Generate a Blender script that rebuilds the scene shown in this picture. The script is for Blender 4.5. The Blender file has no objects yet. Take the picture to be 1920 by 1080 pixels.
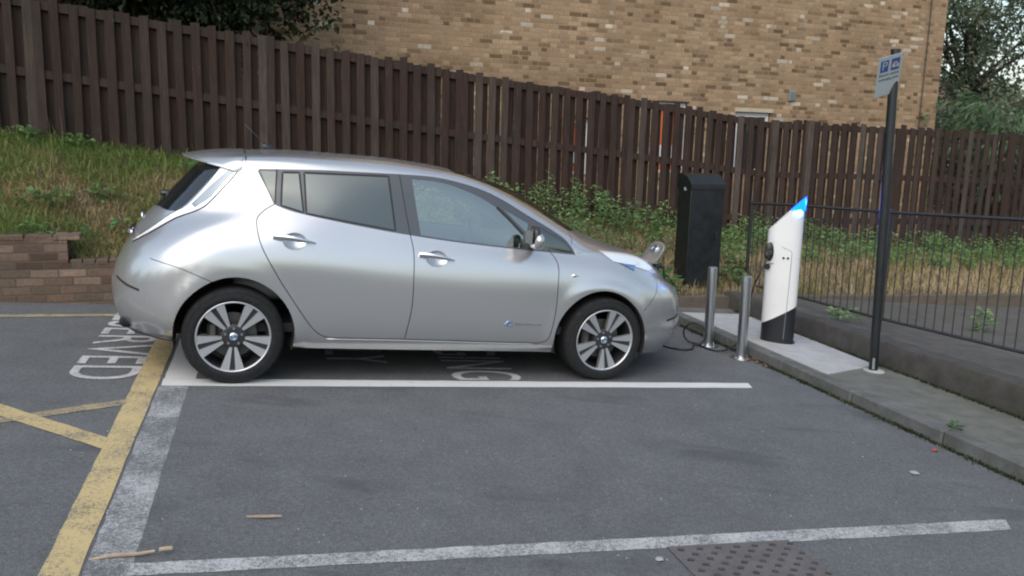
import bpy, math, random
import numpy as np
from mathutils import Vector, Matrix
from mathutils.bvhtree import BVHTree
from mathutils.geometry import delaunay_2d_cdt

random.seed(7)
RNG = np.random.default_rng(11)
SC = bpy.context.scene
COL = SC.collection

# ------------------------------------------------------------------ camera
F_PX, PIT, ROL = 1566.3, 0.1712669, 0.0259358
EYE = 1.649
cp, sp, cr, sr = math.cos(PIT), math.sin(PIT), math.cos(ROL), math.sin(ROL)
fw = Vector((0, cp, -sp)); up0 = Vector((0, sp, cp)); rt0 = Vector((1, 0, 0))
rt = rt0 * cr + up0 * sr; up = up0 * cr - rt0 * sr
cam_data = bpy.data.cameras.new('camera')
cam_data.sensor_width = 36; cam_data.lens = 36 * F_PX / 1920
cam_data.clip_start = 0.05; cam_data.clip_end = 2000
cam = bpy.data.objects.new('camera', cam_data); COL.objects.link(cam)
M = Matrix.Identity(4)
for i in range(3):
    M[i][0] = rt[i]; M[i][1] = up[i]; M[i][2] = -fw[i]
M[2][3] = EYE
cam.matrix_world = M
SC.camera = cam
SC.cycles.filter_width = 2.1

# ------------------------------------------------------------------ light
SUN_EL, SUN_AZ = math.radians(48), math.radians(200)   # azimuth from +Y towards +X
world = bpy.data.worlds.new('World'); SC.world = world
world.use_nodes = True
wn = world.node_tree
sky = wn.nodes.new('ShaderNodeTexSky'); sky.sky_type = 'NISHITA'
sky.sun_disc = False; sky.sun_elevation = SUN_EL; sky.sun_rotation = SUN_AZ
sky.air_density = 1.3; sky.dust_density = 2.5; sky.ozone_density = 1.2
hsv = wn.nodes.new('ShaderNodeHueSaturation'); hsv.inputs['Saturation'].default_value = 0.8; hsv.inputs['Hue'].default_value = 0.49   # thin evening overcast
wn.links.new(sky.outputs[0], hsv.inputs['Color']); wn.links.new(hsv.outputs[0], wn.nodes['Background'].inputs[0])
wn.nodes['Background'].inputs[1].default_value = 0.085
sun_d = bpy.data.lights.new('sun', 'SUN'); sun_d.energy = 0.5
sun_d.angle = math.radians(75); sun_d.color = (1.0, 0.96, 0.91)
sun = bpy.data.objects.new('sun', sun_d); COL.objects.link(sun)
sdir = Vector((math.sin(SUN_AZ) * math.cos(SUN_EL), math.cos(SUN_AZ) * math.cos(SUN_EL), math.sin(SUN_EL)))
sun.rotation_euler = sdir.to_track_quat('Z', 'Y').to_euler()
SC.view_settings.view_transform = 'Standard'
SC.view_settings.look = 'None'
SC.view_settings.gamma = 1.0
SC.view_settings.exposure = 1.42

# ------------------------------------------------------------------ frames
GA, GB = -0.0633807, -0.0149750
def gz(x, y):                       # the car park falls gently to the right
    return GA * x + GB * y
TH = math.radians(16.6)
e1 = np.array([math.cos(TH), math.sin(TH)]); e2 = np.array([-math.sin(TH), math.cos(TH)])
def bay(s, t, dz=0.0):              # bay coordinates -> world
    q = e1 * s + e2 * t
    return (q[0], q[1], gz(q[0], q[1]) + dz)
TW = math.radians(20.2); WT0 = 8.231
w1 = np.array([math.cos(TW), math.sin(TW)]); w2 = np.array([-math.sin(TW), math.cos(TW)])
def wxy(s, d):                      # along / behind the retaining wall
    q = w1 * s + w2 * (WT0 + d)
    return q[0], q[1]

# ------------------------------------------------------------------ helpers
def tag(o, label=None, cat=None, group=None, kind=None):
    if label: o['label'] = label
    if cat: o['category'] = cat
    if group: o['group'] = group
    if kind: o['kind'] = kind
    return o
def empty(name, loc=(0, 0, 0), rz=0.0):
    o = bpy.data.objects.new(name, None); COL.objects.link(o)
    o.location = loc; o.rotation_euler = (0, 0, rz); o.empty_display_size = 0.1
    return o
def link_mesh(name, me, mats, parent=None):
    o = bpy.data.objects.new(name, me); COL.objects.link(o)
    for m in (mats if isinstance(mats, (list, tuple)) else [mats]): me.materials.append(m)
    if parent: o.parent = parent
    return o
class MB:
    def __init__(s): s.v = []; s.f = []; s.mi = []; s.a = []
    def add(s, vs, fs, mi=0, rnd=0.0):
        b = len(s.v); s.v += [tuple(map(float, v)) for v in vs]
        s.f += [tuple(b + i for i in f) for f in fs]; s.mi += [mi] * len(fs); s.a += [rnd] * len(vs)
    def box(s, c, d, ax=None, mi=0, rnd=0.0, bev=0.0):
        # centre, dims, axes (3 unit vectors)
        c = np.array(c, float); ax = np.eye(3) if ax is None else np.array(ax, float)
        hx, hy, hz = [k / 2 for k in d]
        if bev <= 0:
            P = [c + ax[0] * (sx * hx) + ax[1] * (sy * hy) + ax[2] * (sz * hz) for sx in (-1, 1) for sy in (-1, 1) for sz in (-1, 1)]
            s.add(P, [(0, 1, 3, 2), (4, 6, 7, 5), (0, 4, 5, 1), (2, 3, 7, 6), (0, 2, 6, 4), (1, 5, 7, 3)], mi, rnd)
        else:
            prof = []
            for (sx, sy) in ((1, 1), (-1, 1), (-1, -1), (1, -1)):
                a, b = (hx - bev, hy), (hx, hy - bev)
                pts = [b, a] if sx * sy > 0 else [a, b]
                prof += [(sx * q[0], sy * q[1]) for q in pts]
            rings = [(-hz, .0, 1), (-hz + bev, 0, 0), (hz - bev, 0, 0), (hz, 0, 1)]
            vs = []
            for (z, _, ins) in rings:
                for (px, py) in prof:
                    k = bev if ins else 0
                    qx = px - math.copysign(min(k, abs(px)), px); qy = py - math.copysign(min(k, abs(py)), py)
                    vs.append(c + ax[0] * qx + ax[1] * qy + ax[2] * z)
            n = 8; fs = []
            for r in range(3):
                for i in range(n):
                    fs.append((r * n + i, r * n + (i + 1) % n, (r + 1) * n + (i + 1) % n, (r + 1) * n + i))
            fs.append(tuple(range(n))[::-1]); fs.append(tuple(range(3 * n, 4 * n)))
            s.add(vs, fs, mi, rnd)
    def prism(s, poly, h0, h1, fn, mi=0, rnd=0.0):
        # poly 2d, extruded h0..h1, fn(u,v,h)->xyz
        n = len(poly)
        vs = [fn(u, v, h0) for u, v in poly] + [fn(u, v, h1) for u, v in poly]
        fs = [tuple(range(n))[::-1], tuple(range(n, 2 * n))]
        fs += [(i, (i + 1) % n, n + (i + 1) % n, n + i) for i in range(n)]
        s.add(vs, fs, mi, rnd)
    def tube(s, pts, r, seg=10, mi=0, rnd=0.0, caps=True):
        pts = [Vector(q) for q in pts]; n = len(pts)
        rr = r if isinstance(r, (list, tuple)) else [r] * n
        vs = []; ref = None
        for i, q in enumerate(pts):
            t = (pts[min(i + 1, n - 1)] - pts[max(i - 1, 0)]).normalized()
            if ref is None:
                ref = Vector((0, 0, 1)) if abs(t.z) < .9 else Vector((1, 0, 0))
            a = (ref - t * ref.dot(t)).normalized(); ref = a; b = t.cross(a)
            for k in range(seg):
                w = 2 * math.pi * k / seg
                vs.append(q + (a * math.cos(w) + b * math.sin(w)) * rr[i])
        fs = [(i * seg + k, i * seg + (k + 1) % seg, (i + 1) * seg + (k + 1) % seg, (i + 1) * seg + k) for i in range(n - 1) for k in range(seg)]
        if caps: fs += [tuple(range(seg))[::-1], tuple(range((n - 1) * seg, n * seg))]
        s.add(vs, fs, mi, rnd)
    def lathe(s, prof, fn, seg=32, mi=0, close=False):
        # prof [(r,h)], fn(x,y,h)->xyz
        n = len(prof); vs = []
        for r, h in prof:
            for k in range(seg):
                w = 2 * math.pi * k / seg
                vs.append(fn(r * math.cos(w), r * math.sin(w), h))
        fs = [(i * seg + k, i * seg + (k + 1) % seg, (i + 1) * seg + (k + 1) % seg, (i + 1) * seg + k) for i in range(n - 1) for k in range(seg)]
        if close: fs += [tuple(range(seg))[::-1], tuple(range((n - 1) * seg, n * seg))]
        s.add(vs, fs, mi)
    def build(s, name, mats, parent=None, smooth=False, angle=None):
        me = bpy.data.meshes.new(name); me.from_pydata(s.v, [], s.f)
        me.polygons.foreach_set('material_index', s.mi)
        at = me.attributes.new('rnd', 'FLOAT', 'POINT'); at.data.foreach_set('value', s.a)
        if smooth or angle: me.polygons.foreach_set('use_smooth', [True] * len(s.f))
        me.update()
        import bmesh
        bm = bmesh.new(); bm.from_mesh(me); bmesh.ops.recalc_face_normals(bm, faces=bm.faces); bm.to_mesh(me); bm.free()
        if angle: me.set_sharp_from_angle(angle=math.radians(angle))
        return link_mesh(name, me, mats, parent)
def dup(o, parent=None):
    c = o.copy(); COL.objects.link(c)
    if parent is not None: c.parent = parent
    for ch in list(o.children): dup(ch, c)
    return c
def interp(x, pts):
    return float(np.interp(x, [q[0] for q in pts], [q[1] for q in pts]))
def sstep(x, a, b):
    t = min(1, max(0, (x - a) / (b - a))); return t * t * (3 - 2 * t)

# ------------------------------------------------------------------ materials
class NT:
    def __init__(s, name):
        s.m = bpy.data.materials.new(name); s.m.use_nodes = True
        s.t = s.m.node_tree; s.b = s.t.nodes['Principled BSDF']; s.out = s.t.nodes['Material Output']
    def n(s, typ, **kw):
        nd = s.t.nodes.new('ShaderNode' + typ)
        for k, v in kw.items(): setattr(nd, k, v)
        return nd
    def l(s, a, b): s.t.links.new(a, b)
    def setp(s, **kw):
        for k, v in kw.items(): s.b.inputs[k.replace('_', ' ')].default_value = v
        return s
    def obj(s): return s.n('TexCoord').outputs['Object']
    def math(s, op, a, b=None):
        nd = s.n('Math', operation=op)
        for i, q in enumerate((a, b)):
            if q is None: continue
            if isinstance(q, (int, float)): nd.inputs[i].default_value = q
            else: s.l(q, nd.inputs[i])
        return nd.outputs[0]
    def noise(s, scale, detail=4, rough=.55, vec=None, dim='3D'):
        nd = s.n('TexNoise'); nd.inputs['Scale'].default_value = scale; nd.inputs['Detail'].default_value = detail
        nd.inputs['Roughness'].default_value = rough
        s.l(vec if vec is not None else s.obj(), nd.inputs['Vector'])
        return nd.outputs['Fac']
    def ramp(s, fac, stops, interp='LINEAR'):
        nd = s.n('ValToRGB'); cr_ = nd.color_ramp; cr_.interpolation = interp
        while len(cr_.elements) < len(stops): cr_.elements.new(.5)
        for e, (p_, c) in zip(cr_.elements, stops):
            e.position = p_; e.color = (*c, 1) if len(c) == 3 else c
        s.l(fac, nd.inputs[0]); return nd.outputs[0]
    def mix(s, fac, a, b, typ='MIX'):
        nd = s.n('MixRGB', blend_type=typ)
        for i, q in enumerate((fac, a, b)):
            if isinstance(q, (int, float)): nd.inputs[i].default_value = q
            elif isinstance(q, tuple): nd.inputs[i].default_value = (*q, 1)
            else: s.l(q, nd.inputs[i])
        return nd.outputs[0]
    def color(s, c): s.l(c, s.b.inputs['Base Color'])
    def rough(s, c): s.l(c, s.b.inputs['Roughness'])
    def bump(s, h, strength=.3, dist=.01):
        nd = s.n('Bump'); nd.inputs['Strength'].default_value = strength; nd.inputs['Distance'].default_value = dist
        s.l(h, nd.inputs['Height']); s.l(nd.outputs[0], s.b.inputs['Normal'])
    def attr(s, name='rnd'):
        nd = s.n('Attribute'); nd.attribute_name = name; return nd.outputs['Fac']
    def scaled(s, sc):
        mp = s.n('Mapping'); mp.inputs['Scale'].default_value = sc; s.l(s.obj(), mp.inputs['Vector']); return mp.outputs[0]

def simple(name, col, rough=.5, metal=0.0, coat=0.0, var=0.0, scale=8, **kw):
    k = NT(name); k.setp(Roughness=rough, Metallic=metal)
    k.b.inputs['Base Color'].default_value = (*col, 1); k.b.inputs['Coat Weight'].default_value = coat
    if var > 0:
        f = k.noise(scale, 5)
        lo = tuple(c * (1 - var) for c in col); hi = tuple(min(1, c * (1 + var)) for c in col)
        k.color(k.ramp(f, [(.3, lo), (.7, hi)]))
        k.rough(k.ramp(k.noise(scale * 1.7, 4), [(.3, (max(0, rough - .12),) * 3), (.7, (min(1, rough + .12),) * 3)]))
    for q, v in kw.items(): k.b.inputs[q.replace('_', ' ')].default_value = v
    return k.m

def asphalt_color(k):
    big = k.noise(.55, 3); mid = k.noise(3.5, 5); fine = k.noise(125, 2, .75); sp = k.noise(420, 1, .5)
    c = k.ramp(big, [(.3, (.087, .090, .0915)), (.7, (.111, .1145, .116))])
    c = k.mix(.5, c, k.ramp(mid, [(.3, (.081, .084, .0855)), (.72, (.124, .1275, .129))]))
    c = k.mix(.75, c, k.ramp(fine, [(.30, (.42, .42, .42)), (.70, (1.62, 1.62, 1.62))]), 'MULTIPLY')
    c = k.mix(.6, c, k.ramp(k.noise(42, 3, .6), [(.3, (.72, .72, .72)), (.7, (1.3, 1.3, 1.3))]), 'MULTIPLY')
    c = k.mix(k.ramp(sp, [(.68, (0, 0, 0)), (.76, (1, 1, 1))]), c, (.22, .22, .225))
    # old oil stains and scuffed patches
    st = k.noise(1.1, 3, .6, k.scaled((.8, 2.2, 1)))
    c = k.mix(k.ramp(st, [(.58, (0, 0, 0)), (.72, (.7, .7, .7))]), c, (.052, .054, .058))
    st2 = k.noise(2.3, 4, .7)
    c = k.mix(k.ramp(st2, [(.67, (0, 0, 0)), (.78, (.5, .5, .5))]), c, (.17, .17, .172))
    return c, fine
def m_asphalt():
    k = NT('asphalt'); c, fine = asphalt_color(k); k.color(c); k.setp(Roughness=.82)
    k.b.inputs['Specular IOR Level'].default_value = .35
    k.bump(fine, .55, .004); return k.m
def m_paint(name, col, lo, hi, sc=9.0):
    k = NT(name); c, fine = asphalt_color(k)
    wear = k.noise(sc, 6, .72); w2_ = k.noise(60, 4, .7)
    w3_ = k.noise(190, 2, .6)
    f = k.math('ADD', k.math('ADD', k.math('MULTIPLY', wear, .30), k.math('MULTIPLY', w2_, .34)), k.math('MULTIPLY', w3_, .36))
    mask = k.ramp(f, [(lo, (0, 0, 0)), (hi, (1, 1, 1))])
    dirt = k.mix(k.noise(4, 4), tuple(q * .78 for q in col), col)
    k.color(k.mix(mask, c, dirt)); k.setp(Roughness=.75); k.bump(fine, .4, .003); return k.m
def m_brick(name, stops, mortar, dirtcol, L=.225, Hh=.075, flemish=True, dirt=.35, streak=False):
    # object X runs along the wall, object Z up
    k = NT(name); sx = k.n('SeparateXYZ'); k.l(k.obj(), sx.inputs[0])
    wob = k.noise(9, 2)
    u, z = sx.outputs[0], k.math('ADD', sx.outputs[2], k.math('MULTIPLY', k.math('SUBTRACT', wob, .5), .016))
    row = k.math('FLOOR', k.math('DIVIDE', z, Hh)); fz = k.math('FRACT', k.math('DIVIDE', z, Hh))
    per = L * 1.5 if flemish else L
    uu = k.math('ADD', k.math('DIVIDE', u, per), k.math('MULTIPLY', row, .5 if flemish else .5))
    uu = k.math('ADD', uu, k.math('MULTIPLY', k.math('SINE', k.math('MULTIPLY', row, 12.9)), .06))
    ci = k.math('FLOOR', uu); fu = k.math('FRACT', uu)
    if flemish:
        hd = k.math('GREATER_THAN', fu, .6667)
        idx = k.math('ADD', k.math('MULTIPLY', ci, 2), hd)
        # distance to the nearest vertical joint, in metres
        d1 = k.math('ABSOLUTE', k.math('SUBTRACT', fu, .6667))
        d2 = k.math('MINIMUM', fu, k.math('SUBTRACT', 1, fu))
        dv = k.math('MULTIPLY', k.math('MINIMUM', d1, d2), per)
    else:
        idx = ci; dv = k.math('MULTIPLY', k.math('MINIMUM', fu, k.math('SUBTRACT', 1, fu)), per)
    dh = k.math('MULTIPLY', k.math('MINIMUM', fz, k.math('SUBTRACT', 1, fz)), Hh)
    dd = k.math('MINIMUM', dv, dh)
    dd = k.math('ADD', dd, k.math('MULTIPLY', k.math('SUBTRACT', k.noise(55, 3), .5), .015))
    brick = k.ramp(dd, [(.0045, (0, 0, 0)), (.0085, (1, 1, 1))])
    cx = k.n('CombineXYZ'); k.l(idx, cx.inputs[0]); k.l(row, cx.inputs[1])
    wh = k.n('TexWhiteNoise', noise_dimensions='3D'); k.l(cx.outputs[0], wh.inputs['Vector'])
    sc = k.n('SeparateColor'); k.l(wh.outputs['Color'], sc.inputs[0])
    patch = k.noise(.6, 3)
    rv = k.math('ADD', sc.outputs[0], k.math('MULTIPLY', k.math('SUBTRACT', patch, .5), -.5))
    bc = k.ramp(rv, stops, 'CONSTANT')
    bc = k.mix(.8, bc, k.ramp(k.noise(28, 5, .7), [(.25, (.60, .60, .60)), (.75, (1.38, 1.38, 1.38))]), 'MULTIPLY')
    hs = k.n('HueSaturation'); k.l(bc, hs.inputs['Color'])
    k.l(k.math('ADD', .8, k.math('MULTIPLY', sc.outputs[1], .4)), hs.inputs['Value']); bc = hs.outputs[0]
    c = k.mix(brick, k.mix(k.noise(22, 4), mortar, tuple(q * .8 for q in mortar)), bc)
    c = k.mix(k.ramp(k.noise(1.3, 6, .7), [(.45, (0, 0, 0)), (.75, (dirt,) * 3)]), c, dirtcol)
    c = k.mix(.7, c, k.ramp(k.noise(.45, 5, .6, k.scaled((1, 1, 1.8))), [(.3, (.78, .76, .74)), (.7, (1.18, 1.18, 1.17))]), 'MULTIPLY')
    k.color(c); k.setp(Roughness=.92); k.b.inputs['Specular IOR Level'].default_value = .2
    h = k.math('ADD', k.math('MULTIPLY', brick, .7), k.math('MULTIPLY', k.noise(90, 3), .5))
    k.bump(h, .6, .006); return k.m
def m_wood():
    k = NT('fence_timber'); v = k.scaled((1, 1, .05))
    g = k.noise(60, 5, .65, v); g2 = k.noise(5, 4, .6, k.scaled((1, 1, .25)))
    c = k.ramp(g, [(.2, (.016, .0084, .0065)), (.5, (.036, .0205, .0158)), (.8, (.062, .039, .030))])
    r = k.attr()
    c = k.mix(k.ramp(r, [(.0, (0, 0, 0)), (.5, (.08, .08, .08)), (.8, (.30, .30, .30)), (.93, (.6, .6, .6)), (1, (.85, .85, .85))]), c,
              k.ramp(g, [(.25, (.045, .034, .028)), (.75, (.13, .104, .088))]))
    c = k.mix(k.ramp(g2, [(.55, (0, 0, 0)), (.72, (.5, .5, .5))]), c, (.050, .043, .039))
    c = k.mix(k.ramp(k.noise(2.1, 5), [(.5, (0, 0, 0)), (.72, (.55, .55, .55))]), c, (.02, .021, .015))
    sx = k.n('SeparateXYZ'); k.l(k.obj(), sx.inputs[0])
    left_tone = k.math('ADD', k.math('MULTIPLY', sx.outputs[0], .16), k.math('MULTIPLY', k.noise(.9, 4), .8))  # boards turn darker and greener towards the left end
    c = k.mix(k.ramp(left_tone, [(.15, (.62,) * 3), (.75, (0, 0, 0))]), c, k.mix(.5, c, (.016, .0165, .012)))
    wormy = k.noise(14, 5, .75, k.scaled((1, 1, .35)))
    c = k.mix(k.ramp(wormy, [(.66, (0, 0, 0)), (.74, (.6, .6, .6))]), c, (.15, .135, .115))
    k.color(c); k.setp(Roughness=.9); k.b.inputs['Specular IOR Level'].default_value = .25
    k.bump(g, .5, .004); return k.m
def m_leaf(name, stops, trans=.25, rough=.55):
    k = NT(name); k.color(k.ramp(k.attr(), stops)); k.setp(Roughness=rough)
    k.b.inputs['Specular IOR Level'].default_value = .3
    k.b.inputs['Subsurface Weight'].default_value = 0
    tr = k.n('BsdfTranslucent'); k.l(k.ramp(k.attr(), [(p_, tuple(min(1, q * 1.6) for q in c)) for p_, c in stops]), tr.inputs[0])
    mx = k.n('MixShader'); mx.inputs[0].default_value = trans
    k.l(k.b.outputs[0], mx.inputs[1]); k.l(tr.outputs[0], mx.inputs[2]); k.l(mx.outputs[0], k.out.inputs[0])
    return k.m
def m_soil():
    k = NT('bank_soil'); f = k.noise(5, 6, .7); c = k.ramp(f, [(.3, (.055, .04, .024)), (.7, (.13, .1, .055))])
    k.color(c); k.setp(Roughness=1); k.bump(k.noise(30, 5), .8, .03); return k.m
def m_concrete(name, lo, hi, moss=0.0):
    k = NT(name); f = k.noise(7, 6, .7); c = k.ramp(f, [(.3, lo), (.7, hi)])
    c = k.mix(.6, c, k.ramp(k.noise(90, 4, .7), [(.25, (.65,) * 3), (.75, (1.25,) * 3)]), 'MULTIPLY')
    if moss: c = k.mix(k.ramp(k.noise(2.4, 6, .7), [(.45, (0, 0, 0)), (.68, (moss,) * 3)]), c, (.032, .040, .020))
    k.color(c); k.setp(Roughness=.9); k.bump(k.noise(80, 4), .5, .005); return k.m
def m_emit(name, col, strength):
    k = NT(name); k.b.inputs['Base Color'].default_value = (*col, 1)
    k.b.inputs['Emission Color'].default_value = (*col, 1); k.b.inputs['Emission Strength'].default_value = strength; return k.m
def m_glass(name, tint, trans, rough=.02, spec_ior=1.5):
    # clear car glass: tinted pass-through + fresnel reflection, works from both sides
    k = NT(name); tr = k.n('BsdfTransparent'); tr.inputs[0].default_value = (*tint, 1)
    gl = k.n('BsdfGlossy'); gl.inputs['Roughness'].default_value = rough; gl.inputs['Color'].default_value = (.93, 1, .94, 1)
    lw = k.n('LayerWeight'); lw.inputs['Blend'].default_value = .5
    geo = k.math('POWER', lw.outputs['Facing'], 4.0)
    fac = k.math('ADD', trans, k.math('MULTIPLY', geo, .8))
    mx = k.n('MixShader'); k.l(fac, mx.inputs[0]); k.l(tr.outputs[0], mx.inputs[1]); k.l(gl.outputs[0], mx.inputs[2])
    k.l(mx.outputs[0], k.out.inputs[0]); return k.m
def m_carpaint():
    k = NT('silver_paint'); sx = k.n('SeparateXYZ'); k.l(k.obj(), sx.inputs[0])
    dust = k.noise(3.0, 5, .6); low = k.ramp(sx.outputs[2], [(.2, (.42,) * 3), (.5, (.05,) * 3)])
    k.color(k.mix(k.math('MULTIPLY', dust, low), (.55, .555, .562), (.22, .205, .18)))
    k.setp(Metallic=.72, Roughness=.245)
    k.b.inputs['Coat Weight'].default_value = .6; k.b.inputs['Coat Roughness'].default_value = .04
    return k.m

MAT = {}
MAT['asphalt'] = m_asphalt()
MAT['white_line'] = m_paint('white_road_paint', (.62, .62, .61), .34, .43)
MAT['white_worn'] = m_paint('worn_white_road_paint', (.42, .425, .43), .46, .58, 4)
MAT['white_mid'] = m_paint('scuffed_white_road_paint', (.46, .46, .46), .43, .54, 4)
MAT['yellow_line'] = m_paint('yellow_road_paint', (.52, .405, .195), .43, .49, 5)
MAT['yellow_worn'] = m_paint('worn_yellow_road_paint', (.46, .36, .18), .45, .55, 6)
MAT['letters'] = m_paint('white_road_lettering_paint', (.54, .54, .54), .41, .50, 8)
MAT['stock_brick'] = m_brick('yellow_stock_brick',
    [(0, (.135, .088, .052)), (.08, (.20, .137, .085)), (.17, (.27, .186, .118)), (.40, (.305, .212, .135)), (.70, (.29, .20, .122)), (.88, (.33, .24, .155)), (.968, (.46, .40, .32))],
    (.31, .226, .138), (.19, .125, .065), dirt=.45)
MAT['red_brick'] = m_brick('weathered_red_brick',
    [(0, (.10, .065, .05)), (.25, (.15, .10, .074)), (.5, (.18, .125, .092)), (.7, (.14, .105, .08)), (.88, (.23, .165, .125))],
    (.12, .10, .08), (.075, .065, .045), flemish=False, dirt=.55)
MAT['house_brick'] = simple('distant_red_brick', (.20, .09, .06), .9, var=.25, scale=6)
MAT['roof_tile'] = simple('brown_roof_tile', (.12, .07, .05), .85, var=.3, scale=10)
MAT['wood'] = m_wood()
MAT['soil'] = m_soil()
MAT['grass'] = m_leaf('bank_grass', [(0, (.105, .165, .040)), (.35, (.165, .21, .058)), (.55, (.235, .22, .085)), (.75, (.30, .235, .115)), (1, (.40, .315, .185))], .22, .7)
MAT['moss'] = m_leaf('gutter_moss', [(0, (.018, .03, .010)), (.5, (.035, .05, .018)), (1, (.07, .065, .035))], .1, .8)
MAT['weed'] = m_leaf('weed_leaves', [(0, (.046, .096, .032)), (.5, (.10, .19, .062)), (1, (.185, .285, .11))], .25, .5)
MAT['leaf_dark'] = m_leaf('dark_evergreen_leaves', [(0, (.007, .013, .005)), (.6, (.015, .027, .010)), (1, (.03, .042, .014))], .15, .5)
MAT['leaf_mid'] = m_leaf('grey_green_leaves', [(0, (.085, .115, .075)), (.6, (.165, .205, .13)), (1, (.24, .28, .19))], .25, .55)
MAT['leaf_cane'] = m_leaf('arching_cane_leaves', [(0, (.045, .09, .040)), (.6, (.09, .165, .07)), (1, (.17, .24, .12))], .3, .5)
MAT['bark'] = simple('bark', (.05, .04, .03), .95, var=.3, scale=12)
MAT['kerb'] = m_concrete('mossy_kerb_stone', (.075, .077, .074), (.14, .142, .137), .65)
MAT['pavement'] = m_concrete('mossy_pavement', (.085, .088, .075), (.15, .152, .13), .4)
MAT['slab'] = m_concrete('pale_concrete', (.30, .30, .285), (.40, .40, .375))
MAT['low_wall'] = m_concrete('damp_mossy_concrete', (.034, .031, .027), (.07, .064, .056), .85)
MAT['path'] = m_concrete('grey_path', (.062, .055, .047), (.108, .10, .09), .45)
MAT['render'] = m_concrete('brown_weathered_edging', (.085, .065, .048), (.15, .12, .09), .4)
MAT['paint'] = m_carpaint()
MAT['black_trim'] = simple('black_plastic_trim', (.018, .019, .021), .38, coat=.1)
MAT['frame_trim'] = simple('gloss_dark_window_frame', (.06, .065, .072), .3, coat=.5)
MAT['rubber'] = simple('tyre_rubber', (.009, .0095, .0105), .85, var=.25, scale=20)
MAT['seam'] = simple('panel_gap', (.02, .021, .023), .8)
MAT['well'] = simple('wheel_arch_liner', (.009, .009, .01), .95)
MAT['privacy'] = m_glass('dark_privacy_glass', (.03, .032, .035), .16, .22)
MAT['rearglass'] = simple('rear_window_glass', (.012, .014, .016), .03)
MAT['rearglass'].node_tree.nodes['Principled BSDF'].inputs['Specular IOR Level'].default_value = .8
MAT['glass'] = m_glass('clear_green_tinted_glass', (.80, .88, .82), .30)
MAT['alloy'] = simple('machined_alloy', (.62, .625, .64), .42, .85)
MAT['alloy_dark'] = simple('dark_painted_alloy', (.05, .053, .058), .4, .5)
MAT['disc'] = simple('brake_disc', (.12, .115, .11), .5, .8)
MAT['chrome'] = simple('chrome', (.82, .83, .85), .12, 1.0)
MAT['lamp_clear'] = simple('clear_lamp_lens', (.90, .91, .92), .12, .45, coat=1.0)
MAT['lamp_white'] = simple('white_tail_lamp_lens', (.90, .90, .90), .18, 0.0, coat=1.0)
MAT['lamp_grey'] = simple('grey_tail_lamp_core', (.22, .27, .31), .15, .2, coat=1.0)
MAT['blue_chrome'] = simple('blue_tinted_chrome', (.30, .45, .66), .15, .9)
MAT['trim_int'] = simple('grey_interior_trim', (.16, .165, .165), .8)
MAT['seat_cloth'] = simple('pale_seat_cloth', (.33, .33, .31), .9, var=.1)
MAT['dash'] = simple('dark_dashboard', (.03, .031, .033), .7)
MAT['steel'] = simple('brushed_stainless', (.62, .63, .65), .30, 1.0)
MAT['cabinet'] = simple('black_green_cabinet', (.0075, .0095, .0095), .42, var=.2, scale=5)
MAT['post_white'] = simple('white_post_paint', (.70, .70, .69), .35, coat=.3, var=.03, scale=4)
MAT['post_black'] = simple('black_post_base', (.012, .014, .018), .4)
MAT['black_metal'] = simple('black_painted_steel', (.010, .012, .013), .45, var=.2, scale=9)
MAT['rail_metal'] = simple('dark_railing_paint', (.026, .027, .025), .5, var=.25, scale=14)
MAT['blue_light'] = m_emit('blue_beacon', (.0, .04, 1.0), 5.0)
MAT['pale_light'] = m_emit('pale_blue_beacon_core', (.12, .50, 1.0), 3.0)
MAT['cable'] = simple('black_cable', (.014, .014, .015), .5)
MAT['upvc'] = simple('white_window_frame', (.62, .63, .64), .4)
MAT['pane'] = simple('dark_window_pane', (.03, .034, .038), .05)
MAT['lintel'] = simple('beige_lintel', (.42, .36, .26), .8, var=.1)
MAT['lintel_dark'] = simple('dark_lintel', (.06, .05, .04), .8)
MAT['orange'] = simple('orange_curtain', (.55, .13, .03), .8)
MAT['vent'] = simple('grey_vent_plastic', (.20, .22, .22), .6)
MAT['iron_cover'] = m_concrete('rusty_iron_cover', (.080, .074, .074), (.128, .117, .115))
MAT['iron_stud'] = simple('worn_iron_stud', (.045, .041, .042), .6, var=.3, scale=20)
MAT['sign_face'] = simple('grey_white_sign_face', (.33, .37, .39), .45)
MAT['sign_blue'] = simple('sign_blue', (.03, .07, .22), .5)
MAT['sign_black'] = simple('sign_lettering', (.05, .055, .06), .5)
MAT['sign_red'] = simple('sign_red', (.40, .06, .05), .5)
MAT['sign_back'] = simple('sign_aluminium', (.30, .31, .31), .5, .6)
MAT['dry_leaf'] = simple('dry_leaf_litter', (.20, .10, .055), .8, var=.4, scale=30)
MAT['twig'] = simple('bleached_twig', (.35, .27, .19), .85, var=.3, scale=20)
MAT['red_scrap'] = simple('red_scrap', (.26, .07, .05), .7)
MAT['pale_stone'] = simple('pale_stone', (.30, .30, .29), .8, var=.2, scale=30)

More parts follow.
